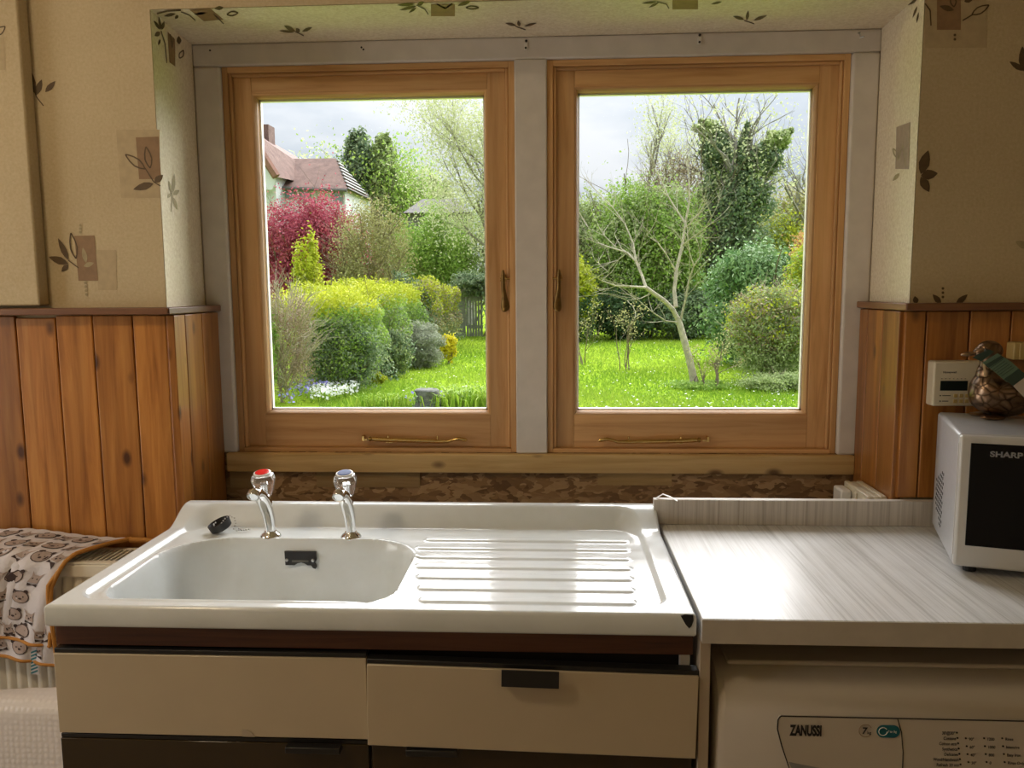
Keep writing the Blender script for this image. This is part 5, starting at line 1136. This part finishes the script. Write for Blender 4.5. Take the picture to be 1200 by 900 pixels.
# flower border near the house
def flowers(name, label, bb, n, stem_h, petal, psize, zlo=0.10, cat='flowers'):
    u0, v0, u1, v1 = bb; a = G(u0, v1, ZG); c2 = G((u0 + u1) / 2, (v0 + v1) / 2, ZG); b_ = G(u1, v1, ZG); far = G(u1, v0 + 6, ZG)
    t = thing(name, label, cat, (c2.x, c2.y, ZG)); off = tuple(t.location); rx = (b_.x - a.x) / 2; ry = max(0.2, (far.y - b_.y) / 2)
    an = RNG.uniform(0, 2 * PI, n); rr = np.sqrt(RNG.uniform(0, 1, n)); bx = c2.x + rx * rr * np.cos(an); by = (b_.y + far.y) / 2 + ry * rr * np.sin(an)
    p = np.stack([bx, by, ZG + RNG.uniform(zlo, stem_h, n)], 1); ti = RNG.uniform(0, 1, n)
    fast_mesh('petals', leaves_mesh(p, psize, ti, 0.9), 4, petal, t, ti, off)
    k = n * 2; an = RNG.uniform(0, 2 * PI, k); rr = np.sqrt(RNG.uniform(0, 1, k)); p = np.stack([c2.x + rx * rr * np.cos(an), (b_.y + far.y) / 2 + ry * rr * np.sin(an), ZG + RNG.uniform(0, stem_h * .85, k)], 1); ti = RNG.uniform(0, 1, k)
    fast_mesh('leaves', leaves_mesh(p, psize * 1.2, ti, 0.3), 4, 'grass_blade', t, ti, off); return t
flowers('white_flowers', 'drift of small white flowers at the lawn edge', (372, 452, 424, 476), 420, 0.26, 'petal_white', 0.055)
flowers('bluebells', 'bluebells between the twiggy bush and the white flowers', (345, 450, 385, 482), 120, 0.32, 'petal_blue', 0.06)
flowers('bluebells', 'bluebells among the strap leaves beside the mossy stump', (476, 466, 540, 484), 60, 0.22, 'petal_blue', 0.06)
flowers('bluebells', 'few bluebells at the hedge foot behind the white flowers', (396, 440, 416, 460), 60, 0.34, 'petal_blue', 0.06)
flowers('yellow_primrose', 'clump of yellow flowers beside the bluebells', (376, 440, 390, 456), 70, 0.40, 'leaf_yellow', 0.07)
# strap-leaved clump
def strap(name, label, u, v, n, h, w, mat='grass_blade', spread=0.5):
    c2 = G(u, v, ZG); t = thing(name, label, 'plant', (c2.x, c2.y, ZG)); vs = []; ti = []
    for k in range(n):
        a = random.uniform(0, 2 * PI); bx = c2.x + random.gauss(0, spread * .5); by = c2.y + random.gauss(0, spread * .3); hh = h * random.uniform(.6, 1.1); d = Vector((c_(a), s_(a), 0)); e = Vector((-s_(a), c_(a), 0)) * w; b0 = Vector((bx, by, ZG))
        m1 = b0 + d * hh * .25 + Vector((0, 0, hh * .75)); m2_ = b0 + d * hh * .7 + Vector((0, 0, hh * .85)); tv = random.random()
        vs += [b0 - e, b0 + e, m1 + e * .8, m1 - e * .8, m1 - e * .8, m1 + e * .8, m2_ + e * .1, m2_ - e * .1]; ti += [tv, tv]
    fast_mesh('blades', np.array([tuple(q) for q in vs]), 4, mat, t, np.array(ti), tuple(t.location)); return t
strap('strap_leaf_plant', 'clump of arching strap leaves beside the mossy stump', 548, 482, 420, 0.42, 0.012, spread=0.75)
strap('strap_leaf_plant', 'low tuft of strap leaves between the white flowers and the stump', 452, 478, 220, 0.26, 0.011, spread=0.55)
st_ = thing('tree_stump', 'mossy grey tree stump in the lawn', 'stump', tuple(G(502, 482, ZG)))
q = G(502, 482, ZG); sp = [(0.24, 0), (0.20, 0.10), (0.185, 0.25), (0.20, 0.33), (0.17, 0.35), (0.05, 0.345)]
tm = MB().lathe(sp, (q.x, q.y, ZG), (0, 0, 1), 16); tm.v = [(a + .02 * math.sin(9 * b_ + 20 * c2), b_ + .02 * math.sin(11 * a + 17 * c2), c2) for a, b_, c2 in tm.v]; tm.build('trunk', 'stone_grey', st_, smooth=1.0)
p, out, ti = blob((q.x, q.y, ZG + .14), (.25, .25, .17), 500, 24, .3, .8, ZG + .02); fast_mesh('moss', leaves_mesh(p, 0.045, ti, outward=out), 4, 'leaf_ivy', st_, ti, tuple(st_.location))

# ---- right window: background planting
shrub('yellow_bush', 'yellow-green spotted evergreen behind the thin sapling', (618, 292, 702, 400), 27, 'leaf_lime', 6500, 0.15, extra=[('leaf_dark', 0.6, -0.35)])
shrub('background_shrub', 'loose light green shrub at the back of the lawn', (640, 226, 752, 400), 31, 'leaf_mid', 9000, 0.18, twigs=50)
shrub('background_shrub', 'tall leafy green shrub behind the bare apple tree', (690, 208, 828, 400), 29.5, 'leaf_green', 15000, 0.17, twigs=70, extra=[('leaf_mid', 0.5, 0.1)])
shrub('background_shrub', 'grey-green ivy thicket under the ivy-clad trees', (770, 235, 900, 400), 32.5, 'leaf_ivy', 12000, 0.19, twigs=70, extra=[('leaf_mid', 0.3, -0.2)])
shrub('brown_thicket', 'tangle of bare brown twigs above the green shrubs', (745, 178, 830, 300), 33, 'leaf_brown', 3000, 0.13, twigs=160, stem='bark_brown', inner=False)
shrub('dark_evergreen', 'dark low evergreen under the shrubs at the lawn end', (690, 342, 764, 402), 28, 'leaf_dark', 5000, 0.16, clumps=80)
shrub('dark_evergreen', 'dark evergreen patch behind the apple tree trunk', (756, 338, 850, 402), 28.6, 'leaf_ivy', 6000, 0.16, clumps=80)
shrub('far_hedge', 'olive and brown hedge standing behind the utility pole', (868, 205, 1010, 400), 35, 'leaf_olive', 9500, 0.2, twigs=50, extra=[('leaf_green', 0.4, -0.2)])
shrub('far_hedge', 'fresh yellow-green hedge below the far olive hedge', (850, 248, 960, 400), 33, 'leaf_lime', 5000, 0.18, extra=[('leaf_mid', 0.9, 0.0)])
# ivy-clad trees
it = tree('ivy_clad_tree', 'tall tree with ivy up its leaning trunk and bare crown', 846, 32, 92, 0.5, 'leaf_silver', 1500, 0.13, depth=4, spread=0.75, kids=(2, 4), trunk_r=0.22, fork=0.5)
Yi = 31.6; pp_ = lambda u, v: tuple(W(u, v, Yi))
ivy_column(it, [pp_(846, 330), pp_(842, 260), pp_(838, 215), pp_(834, 165)], [1.0, 0.75, 0.42, 0.22], 4600, 0.17, 'leaf_ivy', tuple(it.location))
ivy_column(it, [pp_(838, 225), pp_(842, 185), pp_(845, 160), pp_(832, 146), pp_(820, 142)], [0.35, 0.42, 0.34, 0.16, 0.08], 2000, 0.15, 'leaf_mid', tuple(it.location))
it2 = tree('ivy_clad_tree', 'ivy-smothered tree with one branch bending towards the pole', 880, 31, 96, 0.5, 'leaf_silver', 1300, 0.13, depth=4, spread=0.8, kids=(2, 4), trunk_r=0.20, fork=0.5)
Yi = 30.8
ivy_column(it2, [pp_(866, 330), pp_(868, 250), pp_(868, 200), pp_(876, 145)], [1.1, 0.9, 0.34, 0.08], 4800, 0.17, 'leaf_ivy', tuple(it2.location))
ivy_column(it2, [pp_(872, 240), pp_(890, 195), pp_(905, 168), pp_(928, 152)], [0.7, 0.48, 0.32, 0.08], 2600, 0.15, 'leaf_mid', tuple(it2.location))
for t_, Yb, lst in ((it, 31.6, ((842, 172, .85, .8, 2600), (826, 150, .5, .35, 900), (850, 222, 1.0, .9, 2200))), (it2, 30.8, ((893, 190, .8, .7, 2400), (912, 165, .55, .4, 1100), (880, 232, 1.1, .8, 2400)))):
    for (u, v, rx, rz, n_) in lst:
        q = W(u, v, Yb); p, out, ti = blob(tuple(q), (rx, rx * .8, rz), int(n_ * 1.5), 26, .45, .4, None, 1.0)
        fast_mesh('ivy', leaves_mesh(p, 0.13, ti, .8, outward=out), 4, 'leaf_ivy' if n_ > 2300 else 'leaf_mid', t_, ti, tuple(t_.location))
tree('thin_birch', 'thin birch with fine spring leaves against the sky', 738, 34, 96, 0.35, 'leaf_silver', 3000, 0.10, depth=4, spread=0.45, trunk_r=0.10, fork=0.62, kids=(2, 3), lean=(0.04, 0))
tree('bare_tree', 'fine bare-twigged tree behind the ivy-clad trees', 812, 38, 100, 0.4, 'leaf_silver', 1500, 0.09, depth=4, kids=(2, 4), spread=0.7, trunk_r=0.14)
tree('bare_tree', 'bare-branched tree beside the grey pole', 965, 33, 96, 0.4, 'leaf_silver', 1500, 0.09, depth=4, kids=(3, 4), spread=0.8, trunk_r=0.14)
pl = thing('utility_pole', 'thin grey utility pole in front of the far hedge', 'pole', (W(936, 270, 34).x, 34, ZG))
q = W(936, 205, 34); MB().lathe([(0.14, 0), (0.10, q.z - ZG)], (q.x, 34, ZG), (0, 0, 1), 10).build('post', 'pole_grey', pl, smooth=0.8)
# right-hand border
shrub('laurel_hedge', 'big glossy dark green laurel behind the twiggy border shrub', (828, 284, 985, 452), 18.2, 'leaf_laurel', 15000, 0.17, clumps=150, csize=0.22, aspect=0.42, shell=0.85, box=0.6)
shrub('photinia_bush', 'orange and copper leaved bush above the laurel', (925, 262, 990, 350), 16.6, 'leaf_orange', 3000, 0.09)
shrub('variegated_bush', 'yellow-green variegated shrub between the laurel and the border shrub', (918, 285, 985, 400), 15.4, 'leaf_lime', 3000, 0.09, extra=[('leaf_green', 0.5, 0.0)])
shrub('border_shrub', 'rounded olive twiggy border shrub in front of the laurel', (852, 334, 960, 455), 14.4, 'leaf_mid', 9000, 0.075, twigs=110, stem='bark_pale', clumps=110, csize=0.24, extra=[('leaf_lime', 0.25, 0.3), ('leaf_brown', 0.25, 0.25)])
shrub('low_green', 'low green ground cover at the lawn edge below the border shrub', (780, 446, 860, 464), 13.6, 'leaf_green', 1500, 0.06, clumps=40)
shrub('low_green', 'low green ground cover under the border shrub', (862, 436, 965, 472), 13.2, 'leaf_mid', 3000, 0.06, clumps=50)

# ---- bare apple tree, drawn branch by branch
Ya = G(812, 455, ZG).y
ap = thing('apple_tree', 'bare pale-barked apple tree standing in the lawn', 'tree', (G(812, 455, ZG).x, Ya, ZG))
def ab(pts, r0, r1, dy0, dy1):
    n_ = len(pts); return [tuple(W(u, v, Ya + dy0 + (dy1 - dy0) * i / (n_ - 1))) for i, (u, v) in enumerate(pts)], [0.74 * (r0 + (r1 - r0) * i / (n_ - 1)) for i in range(n_)]
lim = [([(814, 456), (812, 440), (808, 422), (802, 400), (797, 382), (794, 372)], .105, .075, 0, 0), ([(794, 374), (788, 362), (778, 352), (765, 343), (757, 337)], .065, .05, 0, -.3), ([(757, 337), (742, 336), (722, 335), (705, 329)], .035, .015, -.3, -.9), ([(757, 337), (752, 322), (745, 306), (735, 296), (715, 290), (698, 284)], .040, .012, -.3, .5), ([(745, 306), (742, 285), (732, 262), (718, 243), (702, 226)], .026, .008, -.2, .4),
       ([(792, 360), (790, 340), (793, 315), (800, 285), (803, 262), (808, 235), (807, 205), (806, 180)], .055, .008, 0, .7), ([(803, 262), (794, 248), (783, 230), (775, 212), (766, 190)], .028, .007, .4, .9), ([(801, 270), (815, 255), (824, 246)], .022, .008, .4, -.2), ([(799, 288), (812, 278), (826, 268), (834, 254)], .022, .007, .3, -.4), ([(797, 378), (803, 352), (807, 330), (813, 312), (820, 302)], .032, .012, 0, -.5), ([(813, 312), (808, 296), (806, 280)], .018, .007, -.4, -.6),
       ([(796, 378), (780, 376), (765, 366), (748, 352)], .024, .008, 0, -.6), ([(765, 343), (750, 350), (735, 352)], .015, .006, -.2, -.6), ([(792, 318), (782, 300), (770, 284), (758, 276)], .02, .007, .2, -.2), ([(735, 296), (724, 305), (712, 318)], .013, .006, .2, .3), ([(722, 290), (708, 276), (690, 268)], .013, .006, .3, .6)]
mb = MB(); tw = MB()
for pts, r0, r1, d0, d1 in lim:
    q, r = ab(pts, r0, r1, d0, d1); mb.tube(q, r, 7, cap=True)
    if r0 < .06:
        for i in range(1, len(q)):
            for k in range(2):
                d = (Vector(q[i]) - Vector(q[i - 1])).normalized() + Vector((random.gauss(0, .6), random.gauss(0, .5), random.gauss(.25, .4))); branches(tw, q[i], d, random.uniform(.35, .7), .007, 2, .7, seg=3, kids=(1, 3))
mb.build('trunk', 'bark_pale', ap, smooth=1.2); tw.build('twigs', 'bark_pale', ap)
for (u, v, tv, lab) in ((733, 434, 368, 'small bare sapling with pinkish twigs in the lawn'), (679, 428, 372, 'thin twiggy sapling in front of the yellow-green evergreen'), (836, 456, 400, 'young twiggy sapling beside the apple tree')):
    p = G(u, v, ZG); t = thing('sapling', lab, 'sapling', (p.x, p.y, ZG), group='saplings in the lawn'); mb = MB(); tips = []; h = W(u, tv, p.y).z - ZG
    for k in range(4): branches(mb, p + Vector((random.gauss(0, .08), random.gauss(0, .08), 0)), (random.gauss(0, .18), random.gauss(0, .15), 1), h * .62, .018, 3, .6, tips, 3, (2, 3))
    mb.build('stem', 'bark_brown', t); tp_ = np.array([tuple(q) for q in tips]); k = RNG.integers(0, len(tp_), 350); q = tp_[k] + RNG.normal(0, .06, (350, 3)); ti = RNG.uniform(0, 1, 350)
    fast_mesh('foliage', leaves_mesh(q, .05, ti), 4, 'leaf_olive', t, ti, tuple(t.location))

# ---- grass blades and daisies
n = 70000
yy = 10.2 + (31 - 10.2) * RNG.uniform(0, 1, n) ** 1.6; xx = RNG.uniform(-0.27, 0.44, n) * (yy + 1.66) + 0.4; b0 = np.stack([xx, yy, np.full(n, ZG)], 1)
an = RNG.uniform(0, 2 * PI, n); hh = RNG.uniform(.035, .085, n) * (1 + .4 * np.sin(xx * 1.7) * np.sin(yy * 1.1)); e = np.stack([np.cos(an), np.sin(an), 0 * an], 1) * 0.012
tipv = b0 + np.stack([RNG.normal(0, .03, n), RNG.normal(0, .03, n), hh], 1); ti = np.clip(RNG.normal(.5, .25, n) + .25 * np.sin(xx * .9 + yy * .6), 0, 1)
go = fast_mesh('grass', np.stack([b0 - e, b0 + e, tipv], 1).reshape(-1, 3), 3, 'grass_blade', None, ti); go['kind'] = 'stuff'; tag(go, 'bright green grass of the lawn', 'grass')
n = 900; yy = 10.5 + 17 * RNG.uniform(0, 1, n) ** 1.5; xx = RNG.uniform(-0.16, 0.38, n) * (yy + 1.66) + 0.3
dz = fast_mesh('daisies', leaves_mesh(np.stack([xx, yy, np.full(n, ZG + .085)], 1), .035, np.zeros(n), 1.0, up=3), 4, 'petal_white', None, RNG.uniform(0, 1, n)); dz['kind'] = 'stuff'; tag(dz, 'white daisies scattered through the lawn', 'daisies')
